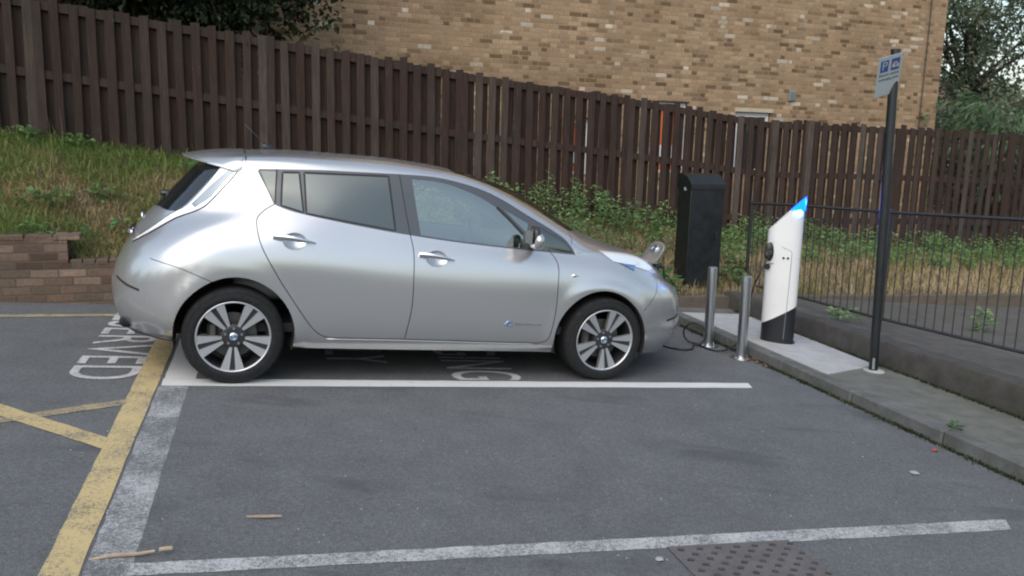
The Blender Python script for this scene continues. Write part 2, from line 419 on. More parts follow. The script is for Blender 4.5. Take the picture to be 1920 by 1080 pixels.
# ------------------------------------------------------------------ ground
def flat_mesh(name, polys, mat, dz, sub=None):
    # polygons in bay coordinates laid as sheets on the sloping ground
    mb = MB()
    for P in polys:
        mb.add([bay(s, t, dz) for s, t in P], [tuple(range(len(P)))])
    return mb.build(name, mat)
def ground_h(x, y):
    r = math.hypot(x, y - 5)
    k = 1.0 if r < 28 else 28.0 / r
    return GA * x * k + GB * y * k
mb = MB()
NX = 41
gx = [math.copysign(abs(t) ** 2.6 * 600, t) for t in np.linspace(-1, 1, NX)]
gy = [5 + math.copysign(abs(t) ** 2.6 * 600, t) for t in np.linspace(-1, 1, NX)]
vs = [(x, y, ground_h(x, y)) for y in gy for x in gx]
mb.add(vs, [(j * NX + i, j * NX + i + 1, (j + 1) * NX + i + 1, (j + 1) * NX + i) for j in range(NX - 1) for i in range(NX - 1)])
tag(mb.build('ground', MAT['asphalt'], smooth=True), kind='structure')

# unseen green ridge added behind and left of camera to darken car reflections
mb = MB(); hn = 60; vs = []
for i in range(hn + 1):
    a = math.radians(-112 - 190 * i / hn)          # bearing measured from +Y
    for k, (r_, h_) in enumerate(((13, -1.2), (15, 1.2), (17, 2.3), (20, 3.0), (30, 3.6), (60, 4.0), (90, -8))):
        j = 1 + .06 * math.sin(i * 1.7) + .05 * math.sin(i * .63 + k)
        x = r_ * j * math.sin(-a); y = 3 + r_ * j * math.cos(a); vs.append((x, y, ground_h(x, y) * .6 + h_ * (.9 + .22 * math.sin(i * 1.1 + 2) + .12 * math.sin(i * 2.9))))
mb.add(vs, [(i * 7 + k, i * 7 + k + 1, (i + 1) * 7 + k + 1, (i + 1) * 7 + k) for i in range(hn) for k in range(6)])
tag(mb.build('reflection_backdrop', simple('green_reflection_backdrop', (.045, .062, .03), .95, var=.45, scale=1.2), smooth=True), kind='structure')

def seg_poly(a, b, w):
    a = np.array(a); b = np.array(b); d = (b - a) / np.linalg.norm(b - a); n = np.array([-d[1], d[0]]) * w / 2
    return [tuple(a - n), tuple(b - n), tuple(b + n), tuple(a + n)]
def road(name, polys, mat, dz=.004):
    o = flat_mesh(name, polys, mat, dz); return tag(o, kind='structure')
def rag(poly_a, poly_b, n=40, amp=.006):
    # a long strip with slightly uneven edges
    a0, a1 = map(np.array, poly_a); b0, b1 = map(np.array, poly_b)
    A = [a0 + (a1 - a0) * i / n + RNG.normal(0, amp, 2) for i in range(n + 1)]
    B = [b0 + (b1 - b0) * i / n + RNG.normal(0, amp, 2) for i in range(n + 1)]
    return [[tuple(A[i]), tuple(A[i + 1]), tuple(B[i + 1]), tuple(B[i])] for i in range(n)]
road('white_line', rag(((-.665, 5.572), (3.69, 5.60)), ((-.665, 5.738), (3.73, 5.735)), 40, .002), MAT['white_line'], .0015)
road('white_line', rag(((-.66, 5.738), (-.66, 8.1)), ((-.47, 5.738), (-.47, 8.1)), 20, .002), MAT['white_line'], .0015)
road('white_line', rag(((-.67, .2), (-.675, 5.56)), ((-.52, .2), (-.50, 5.56)), 60, .002), MAT['white_worn'], .0012)
road('white_line', rag(((-.52, 3.115), (3.60, 3.085)), ((-.52, 3.21), (3.68, 3.20)), 60, .002), MAT['white_mid'], .0025)
road('yellow_line', rag(((-.80, .2), (-.845, 8.1)), ((-.682, .2), (-.69, 8.1)), 60, .0015), MAT['yellow_line'], .0030)
road('yellow_line', rag(((-.82, 4.44), (-3.2, 6.58)), ((-.82, 4.60), (-3.2, 6.74)), 40, .0015), MAT['yellow_line'], .0045)
road('yellow_line', rag(((-.82, 5.17), (-3.4, 3.70)), ((-.82, 5.28), (-3.4, 3.81)), 40, .0015), MAT['yellow_worn'], .0038)
road('yellow_line', rag(((-.845, 7.70), (-4.6, 7.03)), ((-.845, 7.80), (-4.6, 7.13)), 40, .002), MAT['yellow_worn'], .0038)

def lettering(name, word, s0, t_near, height, length, mat, dz=.0045, tilt=0.0):
    cu = bpy.data.curves.new('text', 'FONT'); cu.body = word; cu.size = 1.0
    ob = bpy.data.objects.new('text', cu); COL.objects.link(ob)
    dg = bpy.context.evaluated_depsgraph_get(); me0 = ob.evaluated_get(dg).to_mesh()
    V = np.array([v.co[:2] for v in me0.vertices]); Fs = [tuple(q.vertices) for q in me0.polygons]
    ob.evaluated_get(dg).to_mesh_clear(); bpy.data.objects.remove(ob)
    V[:, 0] = (V[:, 0] - V[:, 0].min()) / np.ptp(V[:, 0]); V[:, 1] = (V[:, 1] - V[:, 1].min()) / np.ptp(V[:, 1])
    mb = MB()
    mb.add([bay(s0 + v * height + tilt * u, t_near + (1 - u) * length, dz) for u, v in V], Fs)
    return tag(mb.build(name, mat), kind='structure')
lettering('road_lettering', 'RESERVED', -1.255, 5.70, .43, 2.30, MAT['letters'])
lettering('road_lettering', 'CHARGING', 1.30, 5.755, .53, 2.10, MAT['letters'])
lettering('road_lettering', 'ONLY', .42, 6.20, .46, 1.05, MAT['letters'])

# kerb, pavement, concrete pad, upper path
S_K = 4.289
def strip(name, secs, mat, t0, t1, n, wob=.0, smooth=False, parent=None, zf=None):
    # secs: list of (s, dz) profile; swept along t
    mb = MB(); ts = np.linspace(t0, t1, n); vs = []
    for t in ts:
        k = RNG.normal(0, wob) if wob else 0
        for (s, dz) in secs: vs.append(bay(s + k, t, dz + (zf(t) if zf else 0)))
    m_ = len(secs)
    mb.add(vs, [(i * m_ + j, i * m_ + j + 1, (i + 1) * m_ + j + 1, (i + 1) * m_ + j) for i in range(n - 1) for j in range(m_ - 1)])
    return mb.build(name, mat, parent, smooth=smooth)
T_END = 8.55
kerb = MB()
tt = -3.0
while tt < T_END - .05:
    ln = min(.91, T_END - tt)
    q = [bay(S_K + ds + RNG.normal(0, .003), tt + dt, 0) for ds in (0, .125) for dt in (.004, ln - .004)]
    c = np.array(bay(S_K + .0625, tt + ln / 2, .035)); 
    sx = np.array([*e1, GA * e1[0] + GB * e1[1]]); sx /= np.linalg.norm(sx)
    sy = np.array([*e2, GA * e2[0] + GB * e2[1]]); sy /= np.linalg.norm(sy)
    sz = np.cross(sx, sy)
    kerb.box(c + RNG.normal(0, .003, 3), (.125, ln - .008, .14), (sx, sy, sz), rnd=random.random(), bev=.012)
    tt += ln
tag(kerb.build('kerb', MAT['kerb']), kind='structure')
tag(strip('pavement', [(S_K + .12, .098), (5.45, .098)], MAT['pavement'], -3, 10.2, 40), kind='structure')
mb = MB(); padp = [(4.425, 5.66), (5.17, 5.98), (5.235, 7.45), (5.235, 8.2), (4.425, 8.2)]
mb.prism(padp, .06, .106, lambda s, t, h_: bay(s, t, h_))
tag(mb.build('concrete_pad', MAT['slab']), kind='structure')
# upper path on the far side of the low wall
tag(strip('footpath', [(5.50, .262), (5.9, .255), (9, .22), (16, .2)], MAT['path'], -3, 10.4, 40), kind='structure')
lw = MB()
ts = np.linspace(-3, 9.3, 90); prof = [(5.24, .02), (5.245, .235), (5.27, .272), (5.36, .285), (5.50, .275), (5.56, .24), (5.56, .05)]
vs = []
for t in ts:
    zo = .05 * max(0, (8 - t) / 2.6) * .9
    j = RNG.normal(0, .006, 2)
    vs += [bay(s + j[0] * (dz > .1), t, dz + (zo + j[1] if dz > .2 else 0)) for s, dz in prof]
m_ = len(prof)
lw.add(vs, [(i * m_ + j, i * m_ + j + 1, (i + 1) * m_ + j + 1, (i + 1) * m_ + j) for i in range(len(ts) - 1) for j in range(m_ - 1)] + [tuple(range(m_)), tuple(range((len(ts) - 1) * m_, len(ts) * m_))[::-1]])
tag(lw.build('low_wall', MAT['low_wall'], angle=40), 'low mossy concrete wall under the black railings beside the pavement', 'wall')

# ------------------------------------------------------------------ bank, retaining wall
WALL_SEGS = [(-7.0, -1.17, .727, .727), (-1.17, -.25, .50, .50), (-.25, 1.6, .35, .35), (1.6, 3.3, .17, .17), (3.3, 5.4, -.035, -.055), (5.4, 16.0, -.055, -.42)]
def wall_top(s):
    for a, b, z0, z1 in WALL_SEGS:
        if s <= b: return z0 + (z1 - z0) * (max(s, a) - a) / (b - a)
    return WALL_SEGS[-1][3]
def wt_smooth(s):
    return interp(s, [(-7, .70), (-1.5, .70), (-1.0, .47), (-.25, .44), (.2, .32), (1.6, .28), (2, .14), (3.2, .1), (3.6, -.06), (5.4, -.08), (16, -.44)])
def foot_abs(s):
    return interp(s, [(-7, 1.80), (-3.3, 1.68), (-2.1, 1.62), (-.2, 1.38), (2, 1.03), (5.0, .60), (6.5, .42), (9.3, .16), (13.2, -.08), (18, -.25)])
def bank_z(s, d):
    k = d / 2.4
    if k <= 1:
        e = .55 * k + .45 * (k * k * (3 - 2 * k))
        z = wt_smooth(s) * (1 - e) + foot_abs(s) * e
    else:
        z = foot_abs(s) + .02 * (d - 2.4)
    return z + .035 * math.sin(2.1 * s + 1.3 * d) * math.sin(1.7 * d + .6 * s) * min(1, k * 2)
mb = MB()
ss = np.concatenate([np.arange(-9, 20, .22)]); ds = [.10, .25, .5, .75, 1.0, 1.25, 1.5, 1.75, 2.0, 2.2, 2.4, 2.7, 3.2, 5, 9, 16]
vs = []
for s in ss:
    for d in ds:
        x, y = wxy(s, d); vs.append((x, y, bank_z(s, d)))
m_ = len(ds)
mb.add(vs, [(i * m_ + j, i * m_ + j + 1, (i + 1) * m_ + j + 1, (i + 1) * m_ + j) for i in range(len(ss) - 1) for j in range(m_ - 1)])
tag(mb.build('bank', MAT['soil'], smooth=True), kind='structure')

def wall_frame(name, s, d, z=0):
    # an empty-like matrix with X along the wall, Y into the bank
    m = Matrix(((w1[0], w2[0], 0, 0), (w1[1], w2[1], 0, 0), (0, 0, 1, 0), (0, 0, 0, 1)))
    x, y = wxy(s, d); m.translation = (x, y, z); return m
rw = empty('retaining_wall'); rw.matrix_world = wall_frame('rw', 0, 0)
tag(rw, 'low weathered red brick retaining wall stepping down along the grass bank', 'wall')
def wall_box(name, segs, mat, parent):
    mb = MB()
    for a, b, z0, z1 in segs:
        n = max(1, int((b - a) / .25)); 
        for i in range(n):
            u0, u1 = a + (b - a) * i / n, a + (b - a) * (i + 1) / n
            za, zb = z0 + (z1 - z0) * i / n, z0 + (z1 - z0) * (i + 1) / n
            j0, j1 = 0, 0
            mb.add([(u0, 0, -1.6), (u1, 0, -1.6), (u1, .22, -1.6), (u0, .22, -1.6), (u0, 0, za), (u1, 0, zb), (u1, .22, zb), (u0, .22, za)],
                   [(0, 1, 5, 4), (4, 5, 6, 7), (2, 3, 7, 6)] + ([(0, 4, 7, 3)] if i == 0 else []) + ([(1, 2, 6, 5)] if i == n - 1 else []))
    return mb.build(name, mat, parent)
wall_box('brickwork', WALL_SEGS[:4], MAT['red_brick'], rw)
wall_box('concrete_edging', WALL_SEGS[4:], MAT['render'], rw)
cp_ = MB()
for a, b, z in ((-7.0, -1.19, .727), (-1.16, -.27, .50)):
    u = a
    while u < b - .05:
        L_ = .105 if z == .5 else .22
        cp_.box((u + L_ / 2, .108 + random.gauss(0, .004), z + .006), (L_ - .008, .222, .05), rnd=random.random(), bev=.006); u += L_
cp_.build('coping_bricks', MAT['red_brick'], rw)

# grass on the bank
def blades(name, n, sampler, mat):
    V = np.zeros((n * 5, 3)); A = np.zeros(n * 5); Fs = []
    for i in range(n):
        (x, y, z), h_, w, lean, ang, c = sampler()
        dx, dy = math.cos(ang), math.sin(ang); px, py = -dy * w, dx * w
        V[i * 5] = (x - px, y - py, z - .02); V[i * 5 + 1] = (x + px, y + py, z - .02)
        mx, my = x + dx * lean * .35, y + dy * lean * .35
        V[i * 5 + 2] = (mx + px * .7, my + py * .7, z + h_ * .6); V[i * 5 + 3] = (mx - px * .7, my - py * .7, z + h_ * .6)
        V[i * 5 + 4] = (x + dx * lean, y + dy * lean, z + h_)
        A[i * 5:i * 5 + 5] = c
        b = i * 5; Fs += [(b, b + 1, b + 2, b + 3), (b + 3, b + 2, b + 4)]
    me = bpy.data.meshes.new(name); me.from_pydata(V.tolist(), [], Fs)
    at = me.attributes.new('rnd', 'FLOAT', 'POINT'); at.data.foreach_set('value', A); me.update()
    return tag(link_mesh(name, me, mat), kind='stuff')
def vnoise(x, y, f, seed):
    return .5 + .5 * math.sin(x * f + seed) * math.cos(y * f * 1.3 - seed * 2 + 1.7 * math.sin(x * f * .6 + seed))
def bank_blade():
    if random.random() < .62: s = random.uniform(-4.6, 2.2)
    else: s = random.uniform(2.2, 15)
    d = random.uniform(.08, 2.45)
    x, y = wxy(s, d); z = bank_z(s, d)
    g = .45 * vnoise(s, d, 2.3, 1.1) + .35 * vnoise(s, d, 5.1, 4) + .2 * random.random()
    green = g + .12 + .35 * sstep(d, 1.4, 2.2) - .12 * sstep(s, -1.8, .2) - .1
    if s > 2.2: green = g + .25 * sstep(d, 1.6, 2.3) - .42
    if d < .3 and s < -1.1: green += .3
    c = min(1, max(0, 1.0 - green + random.gauss(0, .12)))
    h_ = random.uniform(.035, .11) * (1.1 if c < .4 else .9) * (1.5 if random.random() < .06 else 1)
    if s > 5.4: h_ *= 1.5
    ang = random.uniform(0, 6.28); lean = random.uniform(.04, .17)
    return (x, y, z), h_, random.uniform(.003, .0075), lean, ang, c
blades('bank_grass', 60000, bank_blade, MAT['grass'])

# weeds growing along the fence foot and round the cabinet
def leaf_quads(name, items, mat, kind=None, parent=None):
    # items: (centre, direction, length, width, shade)
    n = len(items); V = np.zeros((n * 4, 3)); A = np.zeros(n * 4)
    for i, (c, d, L_, w, sh) in enumerate(items):
        d = Vector(d).normalized(); side = d.cross(Vector((random.gauss(0, .5), random.gauss(0, .5), 1))).normalized()
        c = Vector(c); nrm = side.cross(d)
        V[i * 4] = c; V[i * 4 + 1] = c + d * L_ * .45 + side * w + nrm * .12 * L_; V[i * 4 + 2] = c + d * L_ - nrm * .1 * L_; V[i * 4 + 3] = c + d * L_ * .45 - side * w + nrm * .12 * L_
        A[i * 4:i * 4 + 4] = sh
    me = bpy.data.meshes.new(name)
    me.from_pydata(V.tolist(), [], [(i * 4, i * 4 + 1, i * 4 + 2, i * 4 + 3) for i in range(n)])
    at = me.attributes.new('rnd', 'FLOAT', 'POINT'); at.data.foreach_set('value', A); me.update()
    o = link_mesh(name, me, mat, parent)
    if kind: o['kind'] = kind
    return o
def weed_items(base, h_, n, spread, size, tone):
    out = []
    for k in range(n):
        f = random.random() ** .7; z = f * h_
        a = random.uniform(0, 6.28); r = spread * (1 - .6 * f) * random.random()
        c = (base[0] + r * math.cos(a), base[1] + r * math.sin(a), base[2] + z)
        d = (math.cos(a), math.sin(a), random.uniform(-.5, .7))
        L_ = size * random.uniform(.5, 1.3)
        out.append((c, d, L_, L_ * random.uniform(.18, .34), min(1, max(0, tone + .4 * (f - .5) + random.gauss(0, .22)))))
    return out
items = []
def weed_h(s):
    return interp(s, [(2.4, .15), (3.2, .45), (4.2, .62), (5.4, .52), (6.4, .40), (7.4, .48), (9, .42), (11, .38), (13, .42), (15, .4)])
s = 2.4
while s < 15:
    for q in range(4):
        d = random.uniform(1.2, 2.3); hh = weed_h(s) * random.uniform(.45, 1.1) * (1 if d > 1.6 else .6)
        x, y = wxy(s + random.gauss(0, .05), d)
        items += weed_items((x, y, bank_z(s, d)), hh, 38, .14, .054, .5 + .3 * vnoise(s, d, 1.7, 2))
    s += .10
for s, d in [(-3.4, 2.1), (-3.2, 2.2), (-2.8, 2.15), (-1.9, 2.2), (-1.2, 2.2), (-1.55, .75), (-1.45, .85), (-.2, 1.8), (.1, 1.85), (-.95, 1.2), (-2.6, .5), (-1.35, .2), (-.65, .6)]:
    for q in range(3):
        x, y = wxy(s + random.gauss(0, .12), d + random.gauss(0, .06)); items += weed_items((x, y, bank_z(s, d)), .17, 16, .13, .08, .45)
for s, d in [(5.05, .35), (4.95, .5), (4.9, .28), (4.8, .7), (5.1, .15), (6.1, .4), (6.4, .8)]:
    for q in range(3):
        x, y = wxy(s + random.gauss(0, .05), d); items += weed_items((x, y, bank_z(s, d)), .24, 22, .15, .10, .35)
leaf_quads('weeds', items, MAT['weed'], 'stuff')
# weeds in the path beyond the railing
def tuft(label, pos, h_, n, size, spread=.1, tone=.6):
    o = leaf_quads('weed_plant', weed_items((0, 0, 0), h_, n, spread, size, tone), MAT['weed'])
    o.location = pos; tag(o, label, 'plant'); return o
tuft('small bright green leafy weed growing by the path behind the railings at far right', bay(7.35, 6.97, .21), .26, 45, .09, .10, .8)
tuft('yellowish clump of weed behind the railings between charging post and sign pole', bay(5.72, 7.15, .265), .13, 60, .07, .22, .95)
tuft('tiny dark weed tuft sprouting from the mossy pavement edge at lower right', bay(4.42, 4.31, .10), .04, 34, .035, .07, .05)

# ------------------------------------------------------------------ timber fence
FD = 2.4
def fence_top(s):
    return interp(s, [(-7, 3.66), (-4, 3.33), (-1.246, 3.02), (-.1, 2.893), (1.06, 2.784), (3.75, 2.482), (6.08, 2.289), (7.4, 2.135), (8.0, 2.08), (8.4, 2.10), (9.91, 2.075), (12.89, 2.017), (17, 1.92)])
fn = empty('timber_fence'); fn.matrix_world = wall_frame('f', 0, FD)
tag(fn, 'long dark brown hit and miss timber fence along the top of the bank', 'fence')
s = -6.6; bayi = 0
PIT_B = .180
while s < 16.2:
    mb = MB(); rails = MB(); s1 = s + 2.43
    k = 0; u = s + .02
    while u < s1 - .02:
        for back in (0, 1):
            uc = u + (.090 if back else 0) + .05
            if uc > s1: continue
            z0 = foot_abs(uc) - .12; z1 = fence_top(uc) + random.gauss(0, .016) - (.02 if back else 0)
            if not back and random.random() < .06: z1 += .03
            wd = (.112 if back else .094) + random.gauss(0, .004)
            yb = (.046 if back else -.022) + random.gauss(0, .003)
            tl = random.gauss(0, .008); r = random.random() * (.45 if back else 1.0)
            hw = wd / 2; th_ = .0095
            P = []
            for zz, off in ((z0, 0), (z1, tl)):
                P += [(uc - hw + off, yb - th_, zz), (uc + hw + off, yb - th_, zz), (uc + hw + off, yb + th_, zz), (uc - hw + off, yb + th_, zz)]
            P[4] = (P[4][0], P[4][1], P[4][2] + random.gauss(0, .006)); P[7] = (P[7][0], P[7][1], P[4][2])
            mb.add(P, [(0, 1, 5, 4), (1, 2, 6, 5), (2, 3, 7, 6), (3, 0, 4, 7), (4, 5, 6, 7), (3, 2, 1, 0)], 0, r)
        u += PIT_B
    mb.build('fence_boards', MAT['wood'], fn)
    for off in (-.07, -.80, -1.50):
        a, b = fence_top(s) + off, fence_top(s1) + off
        rails.add([(s, -.011, a - .045), (s1, -.011, b - .045), (s1, .034, b - .045), (s, .034, a - .045), (s, -.011, a + .045), (s1, -.011, b + .045), (s1, .034, b + .045), (s, .034, a + .045)],
                  [(0, 1, 5, 4), (1, 2, 6, 5), (2, 3, 7, 6), (3, 0, 4, 7), (4, 5, 6, 7), (3, 2, 1, 0)], 0, .55 + random.random() * .1)
    rails.build('fence_rail', MAT['wood'], fn)
    s = s1
for s, pale in ((-3.55, .9), (7.98, .95), (8.62, .98)):
    mb = MB(); zt = fence_top(s) + .01
    mb.box((s, -.075, (zt + foot_abs(s) - .2) / 2), (.10, .08, zt - foot_abs(s) + .2), rnd=pale, bev=.006)
    mb.build('fence_post', MAT['wood'], fn)

# ------------------------------------------------------------------ brick building behind
BD = 5.0
bl = empty('brick_building'); bl.matrix_world = wall_frame('b', 0, BD)
tag(bl, 'plain two storey yellow stock brick building behind the timber fence', 'building')
WINS = [(9.14, 9.88, 1.25, 2.325, 'w'), (7.52, 8.10, 1.2, 2.44, 'o'), (5.86, 6.24, 1.15, 2.10, 'o')]
bx0, bx1, bz0, bz1 = -3.0, 13.86, -1.2, 7.6
mb = MB()
xs = sorted({bx0, bx1, *[w[0] for w in WINS], *[w[1] for w in WINS]}); zs = sorted({bz0, bz1, *[w[2] for w in WINS], *[w[3] for w in WINS]})
for i in range(len(xs) - 1):
    for j in range(len(zs) - 1):
        cx, cz = (xs[i] + xs[i + 1]) / 2, (zs[j] + zs[j + 1]) / 2
        if any(w[0] < cx < w[1] and w[2] < cz < w[3] for w in WINS): continue
        mb.add([(xs[i], 0, zs[j]), (xs[i + 1], 0, zs[j]), (xs[i + 1], 0, zs[j + 1]), (xs[i], 0, zs[j + 1])], [(0, 1, 2, 3)])
for w in WINS:
    a, b, c, d = w[:4]; t = .11
    mb.add([(a, 0, c), (b, 0, c), (b, 0, d), (a, 0, d), (a, t, c), (b, t, c), (b, t, d), (a, t, d)], [(0, 4, 5, 1), (1, 5, 6, 2), (2, 6, 7, 3), (3, 7, 4, 0)])
me_o = mb.build('front_wall', MAT['stock_brick'], bl)
mb = MB(); mb.add([(bx1, 0, bz0), (bx1, 9, bz0), (bx1, 9, bz1), (bx1, 0, bz1), (bx0, 0, bz0), (bx0, 9, bz0), (bx0, 9, bz1), (bx0, 0, bz1)],
       [(0, 1, 2, 3), (5, 4, 7, 6), (1, 5, 6, 2)])
mb.build('side_wall', MAT['stock_brick'], bl)
mb = MB(); mb.add([(bx0 - .3, -.35, bz1 + .002), (bx1 + .3, -.35, bz1 + .002), (bx1 + .3, 9.35, bz1 + .002), (bx0 - .3, 9.35, bz1 + .002), (bx0 - .3, 4.5, bz1 + 3), (bx1 + .3, 4.5, bz1 + 3)],
       [(0, 1, 5, 4), (2, 3, 4, 5), (0, 4, 3), (1, 2, 5), (3, 2, 1, 0)])
mb.build('roof', MAT['roof_tile'], bl)
for (a, b, c, d, kd) in WINS:
    f = MB(); t = .045; y0 = .045
    for (x0, x1, z0, z1) in ((a + .004, b - .004, d - t, d - .004), (a + .004, b - .004, c + .004, c + t), (a + .004, a + t, c + t, d - t), (b - t, b - .004, c + t, d - t)):
        f.box(((x0 + x1) / 2, y0 + .03, (z0 + z1) / 2), (x1 - x0, .06, z1 - z0), bev=.005)
    # inner sash
    for (x0, x1, z0, z1) in ((a + t, b - t, d - t - .04, d - t), (a + t, a + t + .035, c + t, d - t - .04), (b - t - .035, b - t, c + t, d - t - .04)):
        f.box(((x0 + x1) / 2, y0 + .037, (z0 + z1) / 2), (x1 - x0, .045, z1 - z0), bev=.004)
    fr = f.build('window', MAT['upvc'], bl)
    p_ = MB(); p_.add([(a + t, y0 + .045, c + t), (b - t, y0 + .045, c + t), (b - t, y0 + .045, d - t), (a + t, y0 + .045, d - t)], [(0, 1, 2, 3)])
    p_.build('pane', MAT['pane'] if kd == 'w' else MAT['orange'], fr)
    if kd == 'o':
        q = MB(); q.box(((a + b) / 2, y0 + .03, c + .34), (b - a - 2 * t - .002, .03, .30)); q.build('sill_panel', MAT['upvc'], fr)
    l_ = MB()
    if kd == 'w': l_.box(((a + b) / 2, -.012, d + .035), (b - a + .10, .03, .07), bev=.005)
    else: l_.box(((a + b) / 2, -.01, d + .012), (b - a + .06, .024, .022))
    l_.build('lintel', MAT['lintel'] if kd == 'w' else MAT['lintel_dark'], bl)
# wall vent
v = MB(); v.box((10.32, -.02, 2.66), (.15, .04, .20), bev=.006)
for k in range(5): v.box((10.32, -.045, 2.59 + k * .032), (.12, .014, .014))
v.build('wall_vent', MAT['vent'], bl)
v = MB(); v.tube([(13.42, -.03, bz0 + .5), (13.42, -.03, bz1)], .011, 6); v.build('downlead_cable', MAT['lintel_dark'], bl)

# distant house seen through the trees
dh = empty('red_brick_house'); dh.matrix_world = wall_frame('d', 27, 15)
tag(dh, 'red brick house with brown roof mostly hidden behind the trees at right', 'house')
mb = MB(); mb.box((0, 3, .6), (7, 6, 4.4)); mb.add([(-3.5, 0, 2.803), (-3.5, 6, 2.803), (-3.5, 3, 4.6), (3.5, 0, 2.803), (3.5, 6, 2.803), (3.5, 3, 4.6)], [(0, 1, 2), (3, 5, 4)])
mb.build('wall', MAT['house_brick'], dh)
mb = MB(); mb.add([(-3.7, -.3, 2.65), (3.7, -.3, 2.65), (3.7, 3, 4.68), (-3.7, 3, 4.68), (-3.7, 6.3, 2.65), (3.7, 6.3, 2.65)], [(0, 1, 2, 3), (3, 2, 5, 4)])
mb.build('roof', MAT['roof_tile'], dh)
mb = MB(); mb.box((-2, -.02, .9), (1.1, .06, 1.2)); mb.build('window', MAT['pane'], dh)

# ------------------------------------------------------------------ trees
def tree(label, pos, crown_c, crown_r, n_cl, n_leaf, lsize, mat, trunk_r, cat='tree', gap=.0, cl_r=.35, lo=-1):
    t = empty('tree', pos); tag(t, label, cat)
    tb = MB(); H = crown_c[2]
    tb.tube([(0, 0, -.3), (.03, .02, H * .4), (crown_c[0] * .6, crown_c[1] * .6, H * .8), (crown_c[0], crown_c[1], H + crown_r[2] * .4)], [trunk_r, trunk_r * .8, trunk_r * .6, trunk_r * .2], 8)
    its = []
    for c in range(n_cl):
        while True:
            v = RNG.normal(0, 1, 3); v /= np.linalg.norm(v); r = random.random() ** .45
            if v[2] * r > lo: break
        cc = np.array(crown_c) + v * r * np.array(crown_r) * (1 + random.gauss(0, .10))
        if c < 26:
            mid = np.array([crown_c[0] * .6, crown_c[1] * .6, H * .75])
            m2 = (mid + cc) / 2 + RNG.normal(0, .15, 3)
            tb.tube([tuple(mid), tuple(m2), tuple(cc)], [trunk_r * .4, trunk_r * .22, trunk_r * .06], 5)
        tone = random.gauss(.42, .22); kr = cl_r * random.uniform(.6, 1.4)
        for q in range(n_leaf):
            o_ = RNG.normal(0, kr * .5, 3); o_[2] *= .7
            d = RNG.normal(0, 1, 3) + np.array([0, 0, -.3]); L_ = lsize * random.uniform(.6, 1.4)
            its.append((tuple(cc + o_), tuple(d), L_, L_ * .3, min(1, max(0, tone + random.gauss(0, .18)))))
    tb.build('trunk', MAT['bark'], t, smooth=True)
    leaf_quads('crown', its, mat, None, t)
    return t
def wpos(s, d, dz=0):
    x, y = wxy(s, d); return (x, y, bank_z(s, min(d, 8)) + dz)
tree('dark dense evergreen tree overhanging the fence at the far left', wpos(-3.4, 3.6), (0, 0, 2.8), (2.0, 1.1, 1.7), 330, 85, .10, MAT['leaf_dark'], .12)
tree('dark evergreen tree hanging over the fence just left of the brick wall', wpos(-.4, 3.7), (.25, 0, 2.85), (1.9, .9, 1.75), 330, 85, .10, MAT['leaf_dark'], .12)
tree('tall grey green tree with sky gaps just right of the brick building', wpos(19.0, 9.0), (0, 0, 4.6), (3.2, 1.6, 3.2), 190, 90, .125, MAT['leaf_mid'], .2, cl_r=.6)
tree('tall grey green tree at the right edge of the picture beyond the fence', wpos(21.5, 6.0), (.3, 0, 4.1), (2.6, 1.6, 3.4), 200, 90, .125, MAT['leaf_mid'], .2, cl_r=.55)
tree('lower bushy tree behind the fence beside the building corner', wpos(17.6, 7.2), (0, 0, 1.7), (1.8, 1.5, 1.5), 130, 80, .12, MAT['leaf_mid'], .1, cl_r=.5)
# arching canes beside the building corner
sh = empty('arching_shrub', wpos(15.3, 4.6)); tag(sh, 'bright green shrub with long arching leaves behind the fence beside the building corner', 'shrub')
its = []; st = MB()
for k in range(46):
    a = random.uniform(0, 6.28); r0 = random.uniform(0, .3); H = random.uniform(2.1, 3.3); R_ = random.uniform(.5, 1.5)
    pts = []
    for i in range(9):
        f = i / 8; pts.append((r0 * math.cos(a) + R_ * f ** 2.0 * math.cos(a), r0 * math.sin(a) + R_ * f ** 2.0 * math.sin(a), H * (1 - (1 - f) ** 1.9) - .5 * f ** 4 * R_))
    st.tube(pts, [.012 * (1 - .09 * i) for i in range(9)], 4)
    for i in range(2, 9):
        for q in range(7):
            d = (math.cos(a) + random.gauss(0, .5), math.sin(a) + random.gauss(0, .5), random.uniform(-1.1, .1)); L_ = random.uniform(.22, .42)
            its.append((pts[i], d, L_, .017, random.random()))
st.build('cane', MAT['bark'], sh); leaf_quads('foliage', its, MAT['leaf_cane'], None, sh)

# ------------------------------------------------------------------ railings
RS = 5.8
def rail_zb(t): return interp(t, [(3.0, .19), (5.07, .105), (6.70, .04), (8.0, .012), (9.3, -.02)])
def rail_zt(t): return interp(t, [(3.0, 1.25), (5.23, 1.155), (6.65, 1.089), (8.15, 1.044), (9.13, .995), (9.3, .99)])
def rxy(t): q = e1 * RS + e2 * t; return q[0], q[1]
rl = empty('railings'); tag(rl, 'black painted steel railings with thin vertical bars on the low wall', 'railing')
for nm, fz, r in (('top_rail', rail_zt, .016), ('bottom_rail', rail_zb, .014)):
    mb = MB(); tl_ = np.linspace(9.15, 2.6, 30)
    mb.tube([(*rxy(t), fz(t)) for t in tl_], r, 4); mb.build(nm, MAT['rail_metal'], rl)
nb = 0; t = 9.05
while t > 2.7:
    mb = MB(); mb.tube([(*rxy(t), rail_zb(t)), (*rxy(t), rail_zt(t))], .0055, 6); mb.build('bar', MAT['rail_metal'], rl); t -= .108; nb += 1
